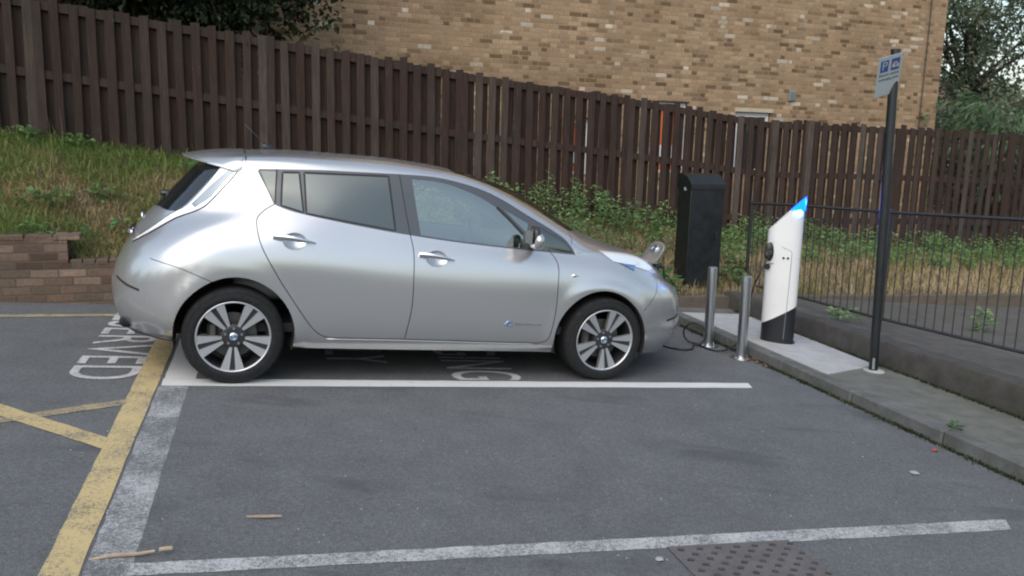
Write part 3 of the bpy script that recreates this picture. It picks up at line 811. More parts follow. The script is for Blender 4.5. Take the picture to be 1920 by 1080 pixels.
for t in (9.13, 6.72, 3.95):
    mb = MB(); x, y = rxy(t); z0 = gz(x, y) + .15
    mb.box((x, y, (z0 + rail_zt(t) + .03) / 2), (.036, .036, rail_zt(t) + .03 - z0), ax=((*e1, 0), (*e2, 0), (0, 0, 1)), bev=.004); mb.build('post', MAT['rail_metal'], rl)

# ------------------------------------------------------------------ bollards
def bollard(label, x, y, hgt):
    b = empty('bollard', (x, y, gz(x, y))); tag(b, label, 'bollard', 'steel bollards in front of the charging post')
    mb = MB(); mb.lathe([(.0, hgt), (.036, hgt), (.045, hgt - .007), (.045, .0), (.0, .0)], lambda a, c, h_: (a, c, h_), 28); mb.build('tube', MAT['steel'], b, angle=40)
    mb = MB(); mb.lathe([(.046, .016), (.098, .013), (.101, .0), (.101, -.02), (.046, -.02)], lambda a, c, h_: (a, c, h_ + a * GA + c * GB), 28)
    fl = mb.build('flange', MAT['steel'], b, angle=40)
    for k in range(4):
        w = k * math.pi / 2 + .6; m2 = MB(); m2.lathe([(0, .026), (.009, .026), (.010, .012), (.0, .012)], lambda a, c, h_: (a + .075 * math.cos(w), c + .075 * math.sin(w), h_), 6); m2.build('bolt', MAT['steel'], fl)
    return b
bollard('stainless steel bollard nearer the car bonnet with the cable looped round its foot', 1.919, 7.925, .775)
bollard('stainless steel bollard nearest the camera just left of the white charging post', 2.123, 7.478, .77)

# ------------------------------------------------------------------ charging post
CPX, CPY = 2.588, 7.938
vd = np.array([CPX, CPY]); vd = vd / np.linalg.norm(vd); lat = np.array([vd[1], -vd[0]])
post = empty('charging_post'); pm = Matrix(((lat[0], vd[0], 0, CPX), (lat[1], vd[1], 0, CPY), (0, 0, 1, 0), (0, 0, 0, 1))); post.matrix_world = pm
tag(post, 'white electric car charging post with black base and glowing blue slanted tip', 'charging post')
PZ0 = gz(CPX, CPY) + .10
def oval(k, n=40, a=.157, b=.115, e=2.5):
    w = 2 * math.pi * k / n; c, s_ = math.cos(w), math.sin(w)
    return a * math.copysign(abs(c) ** (2 / e), c), b * math.copysign(abs(s_) ** (2 / e), s_)
def zcut_b(x): return .09 + .60 * x
def zcut_t(x): return 1.058 + 1.02 * x
def oval_ring(mb, z0f, z1f, nz, sc=1.0, mi=0, cap0=False, cap1=False, n=40, a=.157, b=.115):
    vs = []
    for i in range(nz + 1):
        for k in range(n):
            x, y = oval(k, n, a * sc, b * sc); f = i / nz
            vs.append((x, y, z0f(x) * (1 - f) + z1f(x) * f))
    fs = [(i * n + k, i * n + (k + 1) % n, (i + 1) * n + (k + 1) % n, (i + 1) * n + k) for i in range(nz) for k in range(n)]
    if cap0: fs.append(tuple(range(n))[::-1])
    if cap1: fs.append(tuple(range(nz * n, nz * n + n)))
    mb.add(vs, fs, mi)
mb = MB(); oval_ring(mb, lambda x: PZ0 - .02, zcut_b, 4, .985, cap0=True, cap1=True); oval_ring(mb, lambda x: PZ0 + .0, lambda x: PZ0 + .012, 1, 1.06, cap0=True, cap1=True)
base_o = mb.build('base', MAT['post_black'], post, angle=40)
XT = .085
mb = MB(); oval_ring(mb, lambda x: zcut_b(x) + .002, lambda x: min(zcut_t(x), 1.098), 8, 1.0, cap0=True, cap1=True)
mb.build('body', MAT['post_white'], post, angle=40)
# glowing tip
n = 40; vs = []; mb = MB()
def cl(x): return max(x, XT - .01)
vs = []
for i in range(2):
    for k in range(n):
        x, y = oval(k, n, .166, .122); x2 = max(x, .040)
        vs.append((x2, y * (1 if x >= .040 else .92), 1.100 if i == 0 else max(1.1005, zcut_t(x2))))
mb.add(vs, [(k, (k + 1) % n, n + (k + 1) % n, n + k) for k in range(n)] + [tuple(range(n))[::-1], tuple(range(n, 2 * n))])
mb.build('beacon', MAT['blue_light'], post, angle=40)
mb = MB(); mb.box((.095, -.090, 1.075), (.09, .06, .08), bev=.022)
mb.build('beacon_core', MAT['pale_light'], post)
bl_d = bpy.data.lights.new('beacon_lamp', 'POINT'); bl_d.energy = 3.5; bl_d.color = (.02, .12, 1.0); bl_d.shadow_soft_size = .03
bl_o = bpy.data.objects.new('beacon_lamp', bl_d); COL.objects.link(bl_o); bl_o.parent = post; bl_o.location = (.235, .10, 1.17)
def yfront(x):   # front surface (towards the camera) of the oval
    k = max(0, 1 - (abs(x) / .157) ** 2.5); return -.115 * k ** (1 / 2.5)
ln = MB()
for poly in ([(-.155, .825), (-.10, .79), (.0, .745), (.067, .715), (.075, .70), (.072, .4), (.066, .14), (.064, .12)],):
    ln.tube([(x, yfront(x) - .0005, z) for x, z in poly], .0028, 5)
ln.build('panel_seam', MAT['vent'], post)
ln = MB(); ln.tube([(.063, yfront(.063) * .985 - .0015, zcut_b(.063) - .005), (.057, yfront(.057) * .985 - .0015, PZ0 + .05)], .003, 5); ln.build('base_seam', MAT['vent'], post)
for x in (.002, .042):
    d_ = MB(); yy = yfront(x); d_.lathe([(0, .006), (.010, .006), (.012, .0), (0, -.004)], lambda a, c, h_: (x + a, yy - h_, .648 + c), 14); d_.build('button', MAT['black_trim'], post)
# socket and plug on the left side of the front
sk = MB(); sx_, sz_ = -.105, .70
def sfn(a, c, h_): return (sx_ - .02 + a * .9 - h_ * .55, yfront(sx_) + .005 - h_ * .83 , sz_ + c)
sk.lathe([(0, .025), (.045, .025), (.058, .012), (.058, -.02), (0, -.02)], lambda a, c, h_: sfn(a * .85, c * 1.55, h_), 24)
sk.build('socket', MAT['black_trim'], post, angle=40)
tag_o = MB(); tag_o.lathe([(0, .02), (.026, .02), (.03, .0), (0, -.01)], lambda a, c, h_: (-.138 + a, yfront(-.13) - h_ - .004, .555 + c), 16); tag_o.build('lock', MAT['black_trim'], post, angle=40)
tag_o = MB(); tag_o.box((-.10, yfront(-.10) - .004, .588), (.06, .006, .008)); tag_o.build('label_strip', MAT['vent'], post)

# ------------------------------------------------------------------ charging cable
def P_post(x, y, z): q = np.array([CPX, CPY]) + lat * x + vd * y; return (q[0], q[1], z)
def smooth_path(pts, n=10):
    out = []; P = [Vector(q) for q in pts]
    for i in range(len(P) - 1):
        p0, p1, p2, p3 = P[max(0, i - 1)], P[i], P[i + 1], P[min(len(P) - 1, i + 2)]
        for k in range(n):
            t = k / n
            out.append(.5 * ((2 * p1) + (p2 - p0) * t + (2 * p0 - 5 * p1 + 4 * p2 - p3) * t * t + (3 * p1 - p0 - 3 * p2 + p3) * t ** 3))
    out.append(P[-1]); return [tuple(q) for q in out]
cb = empty('charging_cable'); tag(cb, 'black charging cable trailing from the car nose past the bollards to the post', 'cable')
def gp(x, y, dz=.012): return (x, y, gz(x, y) + dz)

# ------------------------------------------------------------------ feeder cabinet
wb = w1 * 5.38 + w2 * (WT0 + .50)
cb2 = empty('feeder_cabinet'); ang = TH + math.radians(3)
cb2.location = (wb[0], wb[1], 0); cb2.rotation_euler = (0, 0, ang)
tag(cb2, 'tall black metal utility cabinet with curved hood standing on the bank by the fence', 'cabinet')
W_, D_ = .46, .30; zb, zt = -.14, 1.19
mb = MB(); mb.box((W_ / 2, 0, (zb + zt) / 2), (W_, D_, zt - zb), bev=.008); mb.build('case', MAT['cabinet'], cb2)
mb = MB(); prof = [(-D_ / 2 - .012, zt - .02), (-D_ / 2 - .012, zt + .012)]
for i in range(11):
    f = i / 10; prof.append((-D_ / 2 - .010 + (D_ + .02) * f, zt + .02 + .14 * math.sin(math.pi * (.03 + .62 * f)) ** .8))
prof += [(D_ / 2 + .02, zt - .02)]
mb.prism(prof, -.008, W_ + .008, lambda u, v, h_: (h_, u, v)); mb.build('hood', MAT['cabinet'], cb2, angle=35)
mb = MB(); mb.box((W_ / 2, -D_ / 2 - .004, (zb + zt) / 2 - .01), (W_ - .05, .012, zt - zb - .12), bev=.004); dr = mb.build('door', MAT['cabinet'], cb2)
mb = MB(); mb.box((W_ - .09, -D_ / 2 - .018, .62), (.03, .02, .10), bev=.004); mb.build('handle', MAT['black_metal'], dr)
mb = MB(); mb.box((-.004, -.02, 1.20 - .03), (.010, .042, .034)); mb.build('sticker', MAT['sign_face'], cb2)

# ------------------------------------------------------------------ sign on pole
SPX, SPY = 3.135, 6.999
sv = np.array([SPX, SPY]); sv /= np.linalg.norm(sv); sl = np.array([sv[1], -sv[0]])
sg = empty('sign_post'); zb = gz(SPX, SPY) + .098
sg.matrix_world = Matrix(((sl[0], sv[0], 0, SPX), (sl[1], sv[1], 0, SPY), (0, 0, 1, zb), (0, 0, 0, 1))) @ Matrix.Rotation(math.radians(-1.6), 4, 'Y')
tag(sg, 'black steel pole carrying a small grey electric vehicle parking sign', 'sign')
mb = MB(); mb.tube([(0, 0, -.05), (0, 0, 2.69)], .0375, 20); mb.build('pole', MAT['black_metal'], sg, angle=40)
mb = MB(); mb.lathe([(.038, .012), (.085, .006), (.095, -.004), (.038, -.004)], lambda a, c, h_: (a, c, h_), 16); mb.build('concrete_collar', MAT['slab'], sg)
mb = MB(); mb.box((.0, -.03, .07), (.02, .03, .10), bev=.004); mb.build('base_tab', MAT['vent'], sg)
pl = empty('sign_plate', (-.048, -.055, 2.475)); pl.parent = sg; 
ax_s = Vector((44, 38, 15)).normalized(); az_s = Vector((5, -34, 71)); az_s = (az_s - ax_s * az_s.dot(ax_s)).normalized(); ay_s = az_s.cross(ax_s)
mps = Matrix.Identity(4)
for i in range(3): mps[i][0] = ax_s[i]; mps[i][1] = ay_s[i]; mps[i][2] = az_s[i]
mps.translation = Vector((-.040, -.115, 2.475)); pl.matrix_local = mps; pl.scale = (1.08, 1, 1.02)
PW, PH = .215, .325
mb = MB(); mb.box((0, 0, 0), (PW, .004, PH), bev=.0015, mi=0); mb.build('plate', [MAT['sign_face'], MAT['sign_back']], pl)
def sbox(name, x, z, w, h_, mat, y=-.0035):
    m_b = MB(); m_b.box((x, y, z), (w, .002, h_)); return m_b.build(name, mat, pl)
sbox('parking_square', -.05, .085, .070, .092, MAT['sign_blue']); sbox('car_square', .048, .085, .075, .092, MAT['sign_blue'])
def stext(word, x, z, size, mat, y=-.0056, name='lettering'):
    cu = bpy.data.curves.new('text', 'FONT'); cu.body = word; cu.size = size; cu.align_x = 'CENTER'; cu.align_y = 'CENTER'; cu.extrude = .0004
    ob = bpy.data.objects.new('text', cu); COL.objects.link(ob)
    dg = bpy.context.evaluated_depsgraph_get(); me = bpy.data.meshes.new_from_object(ob.evaluated_get(dg)); bpy.data.objects.remove(ob)
    o = link_mesh(name, me, mat); o.location = (x, y, z); o.rotation_euler = (math.pi / 2, 0, 0); return o
stext('P', -.05, .085, .098, MAT['sign_face']).parent = pl
stext('Electric vehicle', 0, .012, .030, MAT['sign_black'], -.0032).parent = pl
stext('recharging point', 0, -.024, .028, MAT['sign_black'], -.0032).parent = pl
mb = MB()
mb.prism([(.018, .060), (.080, .060), (.080, .082), (.068, .086), (.060, .104), (.034, .104), (.026, .086), (.018, .082)], -.0062, -.0045, lambda u, v, h_: (u, h_, v)); mb.build('car_symbol', MAT['sign_face'], pl)
mb = MB(); mb.prism([(.040, .074), (.058, .074), (.058, .096), (.040, .096)], -.0072, -.0064, lambda u, v, h_: (u, h_, v)); mb.build('plug_symbol', MAT['sign_red'], pl)
mb = MB()
for z in (.0,): mb.box((.03, .045, z), (.05, .085, .03), bev=.002)
mb.build('bracket', MAT['black_metal'], pl)

# ------------------------------------------------------------------ small things on the ground
mc = empty('manhole_cover', bay(1.98, 2.93, .004), TH); tag(mc, 'rusty brown patterned iron manhole cover at the bottom edge', 'manhole cover')
mb = MB()
sxv = np.array([1, 0, GA * e1[0] + GB * e1[1]]); syv = np.array([0, 1, GA * e2[0] + GB * e2[1]])
def mfn(u, v, h_): return tuple(sxv * u + syv * v + np.array([0, 0, h_]))
mb.prism([(-.31, -.28), (.31, -.28), (.31, .17), (-.31, .17)], 0, .004, mfn)
for i in range(13):
    for j in range(9):
        if (i + j) % 2 == 0:
            mb.prism([(-.28 + i * .0465, -.24 + j * .046), (-.255 + i * .0465, -.25 + j * .046), (-.245 + i * .0465, -.235 + j * .046), (-.27 + i * .0465, -.225 + j * .046)], .0041, .008, mfn, 1)
mb.build('plate', [MAT['iron_cover'], MAT['iron_stud']], mc)
def on_ground(name, mb, mat, s, t, label, cat, rz=0, group=None):
    o = mb.build(name, mat); o.location = bay(s, t, .006); o.rotation_euler = (0, 0, rz); tag(o, label, cat, group); return o
mb = MB(); mb.tube([(-.15, 0, .006), (-.06, .008, .009), (.02, 0, .008), (.08, .006, .009)], [.004, .008, .007, .005], 6); mb.box((.12, .008, .012), (.05, .014, .014), bev=.003)
on_ground('twig', mb, MAT['twig'], -.52, 3.26, 'brown broken twig lying across the worn white line at lower left', 'twig', TH + .02)
mb = MB(); mb.prism([(-.07, 0), (-.03, .009), (.04, .008), (.08, 0), (.03, -.006), (-.03, -.006)], .002, .008, lambda u, v, h_: (u, v, h_))
on_ground('dry_leaf', mb, MAT['twig'], -.04, 3.56, 'thin pale dry leaf lying on open asphalt in the foreground', 'leaf', .1)
def lump(r, n=9, sq=.6):
    m_b = MB(); rings = []
    vs = [(0, 0, r * sq)]
    for i in range(1, 4):
        a = i * math.pi / 6
        for k in range(n):
            w = 2 * math.pi * k / n; rr = r * math.sin(a) * random.uniform(.8, 1.2); vs.append((rr * math.cos(w), rr * math.sin(w), r * sq * math.cos(a)))
    fs = [(0, 1 + k, 1 + (k + 1) % n) for k in range(n)] + [(1 + i * n + k, 1 + (i + 1) * n + k, 1 + (i + 1) * n + (k + 1) % n, 1 + i * n + (k + 1) % n) for i in range(2) for k in range(n)]
    m_b.add(vs, fs); return m_b
on_ground('scrap', lump(.022), MAT['red_scrap'], 4.142, 4.18, 'small red scrap lying against the kerb at lower right', 'litter')
on_ground('stone', lump(.02, sq=.25), MAT['pale_stone'], 1.584, 3.0, 'pale bit of litter beside the manhole cover below the worn line', 'litter')
on_ground('stone', lump(.03, sq=.15), MAT['pale_stone'], 3.67, 3.83, 'flat pale scrap on the asphalt in front of the kerb at right', 'litter')
lv = MB()
for k in range(70):
    if k < 40: s_, t_ = S_K - abs(random.gauss(0, .07)) - .01, random.uniform(7.9, 8.6)
    else: s_, t_ = S_K - abs(random.gauss(0, .06)) - .01, random.gauss(6.45, .12)
    x, y, z = bay(s_, t_, .006); a = random.uniform(0, 6.28); L_ = random.uniform(.015, .035)
    lv.add([(x, y, z), (x + L_ * math.cos(a) - .4 * L_ * math.sin(a), y + L_ * math.sin(a) + .4 * L_ * math.cos(a), z + random.uniform(.004, .02)), (x + 1.8 * L_ * math.cos(a), y + 1.8 * L_ * math.sin(a), z + .006), (x + L_ * math.cos(a) + .4 * L_ * math.sin(a), y + L_ * math.sin(a) - .4 * L_ * math.cos(a), z + random.uniform(.004, .015))], [(0, 1, 2, 3)])
tag(lv.build('leaf_litter', MAT['dry_leaf']), kind='stuff')
gt = MB()
for k in range(120):
    s_, t_ = random.uniform(-2.5, 4.1), random.uniform(2.6, 5.4)
    x, y, z = bay(s_, t_, .004); r = random.uniform(.002, .006)
    gt.add([(x - r, y, z), (x, y - r, z), (x + r, y, z), (x, y + r, z), (x, y, z + r)], [(0, 1, 4), (1, 2, 4), (2, 3, 4), (3, 0, 4)])
tag(gt.build('grit', MAT['pale_stone']), kind='stuff')
# moss and tiny weeds in the gutter and along the low wall
def moss_blade():
    if random.random() < .55:
        t = random.uniform(2.4, 8.2); ss_ = S_K - abs(random.gauss(0, .022)); z = .002
    else:
        t = random.uniform(2.6, 8.4); z = .10; ss_ = 5.235 - abs(random.gauss(0, .02))
    x, y, zz = bay(ss_, t, z)
    return (x, y, zz), random.uniform(.008, .028), random.uniform(.003, .008), random.uniform(.005, .02), random.uniform(0, 6.28), random.uniform(0, .5) if vnoise(t, ss_, 3.1, 2) > .3 else random.uniform(.3, .9)
blades('moss', 5000, moss_blade, MAT['moss'])
# dead stalks and stems among the weeds
def stalk():
    s_ = random.uniform(-4.4, 14.5); d = random.uniform(.3, 2.3); x, y = wxy(s_, d)
    return (x, y, bank_z(s_, d)), random.uniform(.18, .45), random.uniform(.0015, .003), random.uniform(.02, .2), random.uniform(0, 6.28), random.uniform(.6, 1)
blades('dead_stalks', 420, stalk, MAT['grass'])

# ------------------------------------------------------------------ the car
car = empty('car')
FX = Vector((0.9371, 0.3431, -0.0645)).normalized(); CN = Vector((0.0632, 0.0149, 0.9979)).normalized()
FX = (FX - CN * FX.dot(CN)).normalized(); LY = CN.cross(FX)
CO = Vector((-2.1293690, 6.1297280, gz(-2.1293690, 6.1297280) + .002))
cmx = Matrix.Identity(4)
for i in range(3):
    cmx[i][0] = FX[i]; cmx[i][1] = LY[i]; cmx[i][2] = CN[i]; cmx[i][3] = CO[i]
car.matrix_world = cmx
tag(car, 'silver five door electric hatchback parked in the bay with its front charge flap open', 'car')

def pchip(xq, pts):
    x = np.array([q[0] for q in pts], float); y = np.array([q[1] for q in pts], float)
    xq = np.clip(np.asarray(xq, float), x[0], x[-1])
    if len(x) == 1: return np.full_like(xq, y[0])
    h = np.diff(x); d = np.diff(y) / h; m = np.zeros_like(y); m[0] = d[0]; m[-1] = d[-1]
    for i in range(1, len(x) - 1):
        if d[i - 1] * d[i] > 0:
            a, b = 2 * h[i] + h[i - 1], h[i] + 2 * h[i - 1]; m[i] = (a + b) / (a / d[i - 1] + b / d[i])
    i = np.clip(np.searchsorted(x, xq) - 1, 0, len(x) - 2); t = (xq - x[i]) / h[i]
    return (2 * t**3 - 3 * t**2 + 1) * y[i] + (t**3 - 2 * t**2 + t) * h[i] * m[i] + (-2 * t**3 + 3 * t**2) * y[i + 1] + (t**3 - t**2) * h[i] * m[i + 1]

ROWS = [  # xr, xf, corner start rear/front, exponents, half width, height
 (-.735, 3.57, -.10, 2.75, 2.6, 2.3, [(-.8, .79), (.0, .80), (.4, .822), (2.3, .822), (2.7, .80), (3.7, .78)], [(-.8, .30), (-.4, .278), (.4, .238), (2.3, .212), (3.0, .192), (3.4, .165), (3.6, .19)]),
 (-.785, 3.68, -.15, 2.75, 2.5, 2.3, [(-.8, .862), (.4, .866), (2.3, .866), (3.7, .858)], [(-.8, .43), (-.3, .36), (.5, .318), (1.1, .309), (2.2, .290), (3., .30), (3.7, .32)]),
 (-.797, 3.70, -.16, 2.75, 2.4, 2.2, [(-.8, .884), (3.7, .884)], [(-.8, .60), (0, .58), (2.7, .52), (3.7, .47)]),
 (-.745, 3.67, -.14, 2.75, 2.3, 2.2, [(-.8, .872), (.2, .878), (1.2, .870), (2.4, .872), (3.7, .862)], [(-.8, .74), (-.2, .85), (.3, .84), (1, .79), (2.2, .74), (2.75, .72), (3.7, .60)]),
 (-.69, 3.62, -.06, 2.72, 2.3, 2.2, [(-.7, .80), (-.1, .805), (.3, .825), (1, .835), (2.2, .838), (2.7, .835), (3.1, .81)], [(-.8, .82), (-.5, .91), (-.1, 1.01), (.3, 1.02), (.8, .955), (1.5, .905), (2.3, .875), (2.7, .84), (3.1, .775), (3.65, .67)]),
 (-.63, 3.57, .08, 2.70, 2.3, 2.2, [(-.6, .62), (-.2, .665), (.1, .70), (.3, .75), (.6, .775), (1.5, .785), (2.4, .778), (2.75, .778), (3.1, .745)], [(-.65, .96), (-.5, 1.02), (-.35, 1.075), (-.2, 1.115), (0, 1.15), (.2, 1.172), (.31, 1.16), (.43, 1.136), (.64, 1.103), (.92, 1.064), (1.15, 1.037), (1.47, 1.006), (1.85, .981), (2.08, .97), (2.43, .95), (2.75, .915), (3.0, .865), (3.1, .838), (3.3, .775), (3.57, .69)]),
 (-.44, 3.52, .06, 2.85, 2.4, 2.1, [(-.5, .56), (0, .61), (.3, .66), (.6, .695), (1.5, .71), (1.9, .735), (2.2, .765), (2.42, .774), (2.7, .735), (3.1, .69)], [(-.45, 1.19), (0, 1.28), (.5, 1.285), (1.1, 1.25), (1.5, 1.21), (1.85, 1.145), (2.08, 1.08), (2.25, 1.02), (2.42, .972), (2.65, .975), (2.97, .945), (3.1, .905), (3.3, .82), (3.52, .735)]),
 (-.27, 3.48, .05, 2.90, 2.5, 2.1, [(-.3, .52), (0, .57), (.3, .60), (.6, .615), (1.3, .62), (1.5, .63), (1.87, .66), (2.06, .69), (2.21, .72), (2.34, .75), (2.41, .768), (2.7, .66), (3.1, .60)], [(-.27, 1.39), (.13, 1.41), (.5, 1.432), (.78, 1.44), (1.09, 1.447), (1.33, 1.446), (1.52, 1.421), (1.7, 1.377), (1.87, 1.311), (2.06, 1.215), (2.21, 1.139), (2.34, 1.067), (2.42, 1.0), (2.7, .988), (2.97, .965), (3.1, .935), (3.3, .85), (3.48, .77)]),
 (-.20, 3.46, .06, 2.95, 2.6, 2.1, [(-.2, .50), (0, .53), (.4, .55), (1.3, .555), (1.7, .565), (2.14, .61), (2.43, .66), (2.7, .53), (3.1, .45)], [(-.2, 1.44), (.03, 1.469), (.39, 1.493), (.93, 1.505), (1.29, 1.491), (1.5, 1.473), (1.7, 1.429), (1.9, 1.355), (2.14, 1.24), (2.31, 1.15), (2.43, 1.09), (2.6, 1.03), (2.8, .998), (3.07, .96), (3.2, .92), (3.46, .81)]),
 (-.15, 3.45, .10, 3.05, 2.4, 2.1, [(-.2, .29), (2.3, .29), (2.7, .27), (3.4, .22)], [(-.15, 1.48), (0, 1.50), (.41, 1.533), (.98, 1.538), (1.35, 1.515), (1.77, 1.455), (2.23, 1.30), (2.45, 1.19), (2.6, 1.11), (2.8, 1.03), (3.07, .967), (3.3, .90), (3.45, .83)]),
 (-.13, 3.44, .10, 3.10, 2.4, 2.1, [(-.2, 0.0), (3.5, 0.0)], [(-.13, 1.495), (0, 1.512), (.44, 1.545), (1.0, 1.547), (1.43, 1.523), (1.65, 1.495), (1.87, 1.455), (2.1, 1.39), (2.35, 1.28), (2.54, 1.175), (2.7, 1.085), (2.85, 1.03), (2.95, 1.0), (3.2, .937), (3.37, .885), (3.44, .845)]),
]
NUR, NUM, NUF, SUB = 26, 84, 30, 8
NU = NUR + NUM + NUF; NV = (len(ROWS) - 1) * SUB
def row_curve(r):
    xr, xf, c0, c1, nr, nf, Y, Z = r
    th = np.linspace(0, math.pi / 2, 400)
    def corner(xe, xc, n):
        d = np.cos(th) ** (2 / n); x = xc + (xe - xc) * d; y = pchip(x, Y) * np.sin(th) ** (2 / n)
        return x, y
    def resamp(x, y, n):
        L_ = np.concatenate([[0], np.cumsum(np.hypot(np.diff(x), np.diff(y)))]); q = np.linspace(0, L_[-1], n + 1)
        return np.interp(q, L_, x), np.interp(q, L_, y)
    x0, y0 = resamp(*corner(xr, c0, nr), NUR)
    x2, y2 = resamp(*corner(xf, c1, nf), NUF); x2, y2 = x2[::-1], y2[::-1]
    x1 = np.linspace(c0, c1, NUM + 1); y1 = pchip(x1, Y)
    x = np.concatenate([x0, x1[1:], x2[1:]]); y = np.concatenate([y0, y1[1:], y2[1:]])
    return np.stack([x, -y, pchip(x, Z)], 1)
CR = np.stack([row_curve(r) for r in ROWS])                # rows x cols x 3
CR = np.concatenate([CR, CR[-2:-3:-1] * np.array([1, -1, 1])])   # mirrored guide row beyond the centre line
G0 = np.zeros((NU + 1, NV + 1, 3))
for j in range(len(ROWS) - 1):
    P1, P2 = CR[j], CR[j + 1]; P0 = CR[j - 1] if j else 2 * P1 - P2; P3 = CR[j + 2]
    def kn(a, b): return np.maximum(np.linalg.norm(b - a, axis=1), 1e-4)[:, None] ** .5
    t01, t12, t23 = kn(P0, P1), kn(P1, P2), kn(P2, P3)
    m1 = t12 * ((P1 - P0) / t01 - (P2 - P0) / (t01 + t12) + (P2 - P1) / t12)
    m2 = t12 * ((P2 - P1) / t12 - (P3 - P1) / (t12 + t23) + (P3 - P2) / t23)
    for k in range(SUB + (j == len(ROWS) - 2)):
        t = k / SUB
        G0[:, j * SUB + k] = (2 * t**3 - 3 * t**2 + 1) * P1 + (t**3 - 2 * t**2 + t) * m1 + (-2 * t**3 + 3 * t**2) * P2 + (t**3 - t**2) * m2
def pad(Gd, n=8):
    g = Gd
    a = g[1:n + 1][::-1] * np.array([1, -1, 1]); b = g[-n - 1:-1][::-1] * np.array([1, -1, 1])
    g = np.concatenate([a, g, b], 0)
    lo = np.stack([g[:, 0] - (g[:, 1] - g[:, 0]) * k for k in range(n, 0, -1)], 1)
    hi = g[:, -n - 1:-1][:, ::-1] * np.array([1, -1, 1])
    return np.concatenate([lo, g, hi], 1)
for it in range(10):
    g = pad(G0, 2)
    lap = (g[1:-3, 2:-2] + g[3:-1, 2:-2] + g[2:-2, 1:-3] + g[2:-2, 3:-1]) / 4 - G0
    G0 = G0 + .5 * lap
# flared lips round the wheel openings
ARC = [(.006, .338, .380), (2.655, .318, .385)]
for (ax_, az_, ar_) in ARC:
    r = np.hypot(G0[..., 0] - ax_, G0[..., 2] - az_)
    w = 1 - np.clip((r - ar_ - .035) / .055, 0, 1); w = w * w * (3 - 2 * w)
    w = w * (G0[..., 2] > .24) * (np.abs(G0[..., 1]) > .6)
    G0[..., 1] = G0[..., 1] * (1 - w) - np.minimum(np.abs(G0[..., 1]) + .016, np.maximum(.889, np.abs(G0[..., 1]))) * w
for it in range(3):
    g = pad(G0, 2)
    G0 = G0 + .4 * ((g[1:-3, 2:-2] + g[3:-1, 2:-2] + g[2:-2, 1:-3] + g[2:-2, 3:-1]) / 4 - G0)
PADN = 8
GP = pad(G0, PADN)
def S(u, v):
    u = np.atleast_1d(np.asarray(u, float)) + PADN; v = np.atleast_1d(np.asarray(v, float)) + PADN
    u = np.clip(u, 1, GP.shape[0] - 2.001); v = np.clip(v, 1, GP.shape[1] - 2.001)
    i = np.floor(u).astype(int); j = np.floor(v).astype(int); a = u - i; b = v - j
    i = np.clip(i, 1, GP.shape[0] - 3); j = np.clip(j, 1, GP.shape[1] - 3)
    def W(t): return np.stack([-.5 * t + t**2 - .5 * t**3, 1 - 2.5 * t**2 + 1.5 * t**3, .5 * t + 2 * t**2 - 1.5 * t**3, -.5 * t**2 + .5 * t**3], -1)
    wu, wv = W(a), W(b); out = 0
    for p_ in range(4):
        for q in range(4): out = out + (wu[:, p_] * wv[:, q])[:, None] * GP[i - 1 + p_, j - 1 + q]
    return out
def NRM(u, v):
    u = np.atleast_1d(np.asarray(u, float)); v = np.atleast_1d(np.asarray(v, float)); e = .35
    n = np.cross(S(u + e, v) - S(u - e, v), S(u, v + e) - S(u, v - e))
    n /= np.maximum(np.linalg.norm(n, axis=1), 1e-9)[:, None]
    return n                                               # outward for the near (-Y) half
def inv(x, z):
    d = (GP[..., 0] - x) ** 2 + (GP[..., 2] - z) ** 2
    d = d + 10 * (GP[..., 1] > .02)
    i, j = np.unravel_index(np.argmin(d), d.shape); u, v = float(i - PADN), float(j - PADN)
    for it in range(12):
        p_ = S(u, v)[0]; e = .05
        Ju = (S(u + e, v)[0] - S(u - e, v)[0]) / (2 * e); Jv = (S(u, v + e)[0] - S(u, v - e)[0]) / (2 * e)
        A = np.array([[Ju[0], Jv[0]], [Ju[2], Jv[2]]]); r = np.array([x - p_[0], z - p_[2]])
        st_ = np.linalg.solve(A.T @ A + 1e-7 * np.eye(2), A.T @ r); st_ = np.clip(st_, -1, 1); u += st_[0]; v += st_[1]
    return (u, v)
def v_at(u, z):
    vs_ = np.linspace(0, NV, 400); zz = S(np.full(400, u), vs_)[:, 2]; return float(np.interp(z, zz, vs_))
def u_at(x, v):
    us = np.linspace(0, NU, 600); xx = S(us, np.full(600, v))[:, 0]; return float(np.interp(x, xx, us))
def dense(pts, step=.022, closed=False):
    out = []; n = len(pts)
    for i in range(n if closed else n - 1):
        a, b = np.array(pts[i]), np.array(pts[(i + 1) % n]); m_ = max(1, int(np.linalg.norm(b - a) / step))
        out += [tuple(a + (b - a) * k / m_) for k in range(m_)]
    if not closed: out.append(tuple(pts[-1]))
    return out
def spline2(pts, n=6):
    return [(q[0], q[1]) for q in smooth_path([(a, b, 0) for a, b in pts], n)]
def xz(poly, closed=True): return [inv(x, z) for x, z in dense(poly, closed=closed)]
def strip_xz(line, w):
    L_ = np.array(dense(line)); T = np.gradient(L_, axis=0); T /= np.maximum(np.linalg.norm(T, axis=1), 1e-9)[:, None]
    N = np.stack([-T[:, 1], T[:, 0]], 1) * w / 2
    return [inv(*q) for q in L_ + N] + [inv(*q) for q in (L_ - N)[::-1]]
def xv(poly): return [(u_at(x, v * SUB), v * SUB) for x, v in poly]

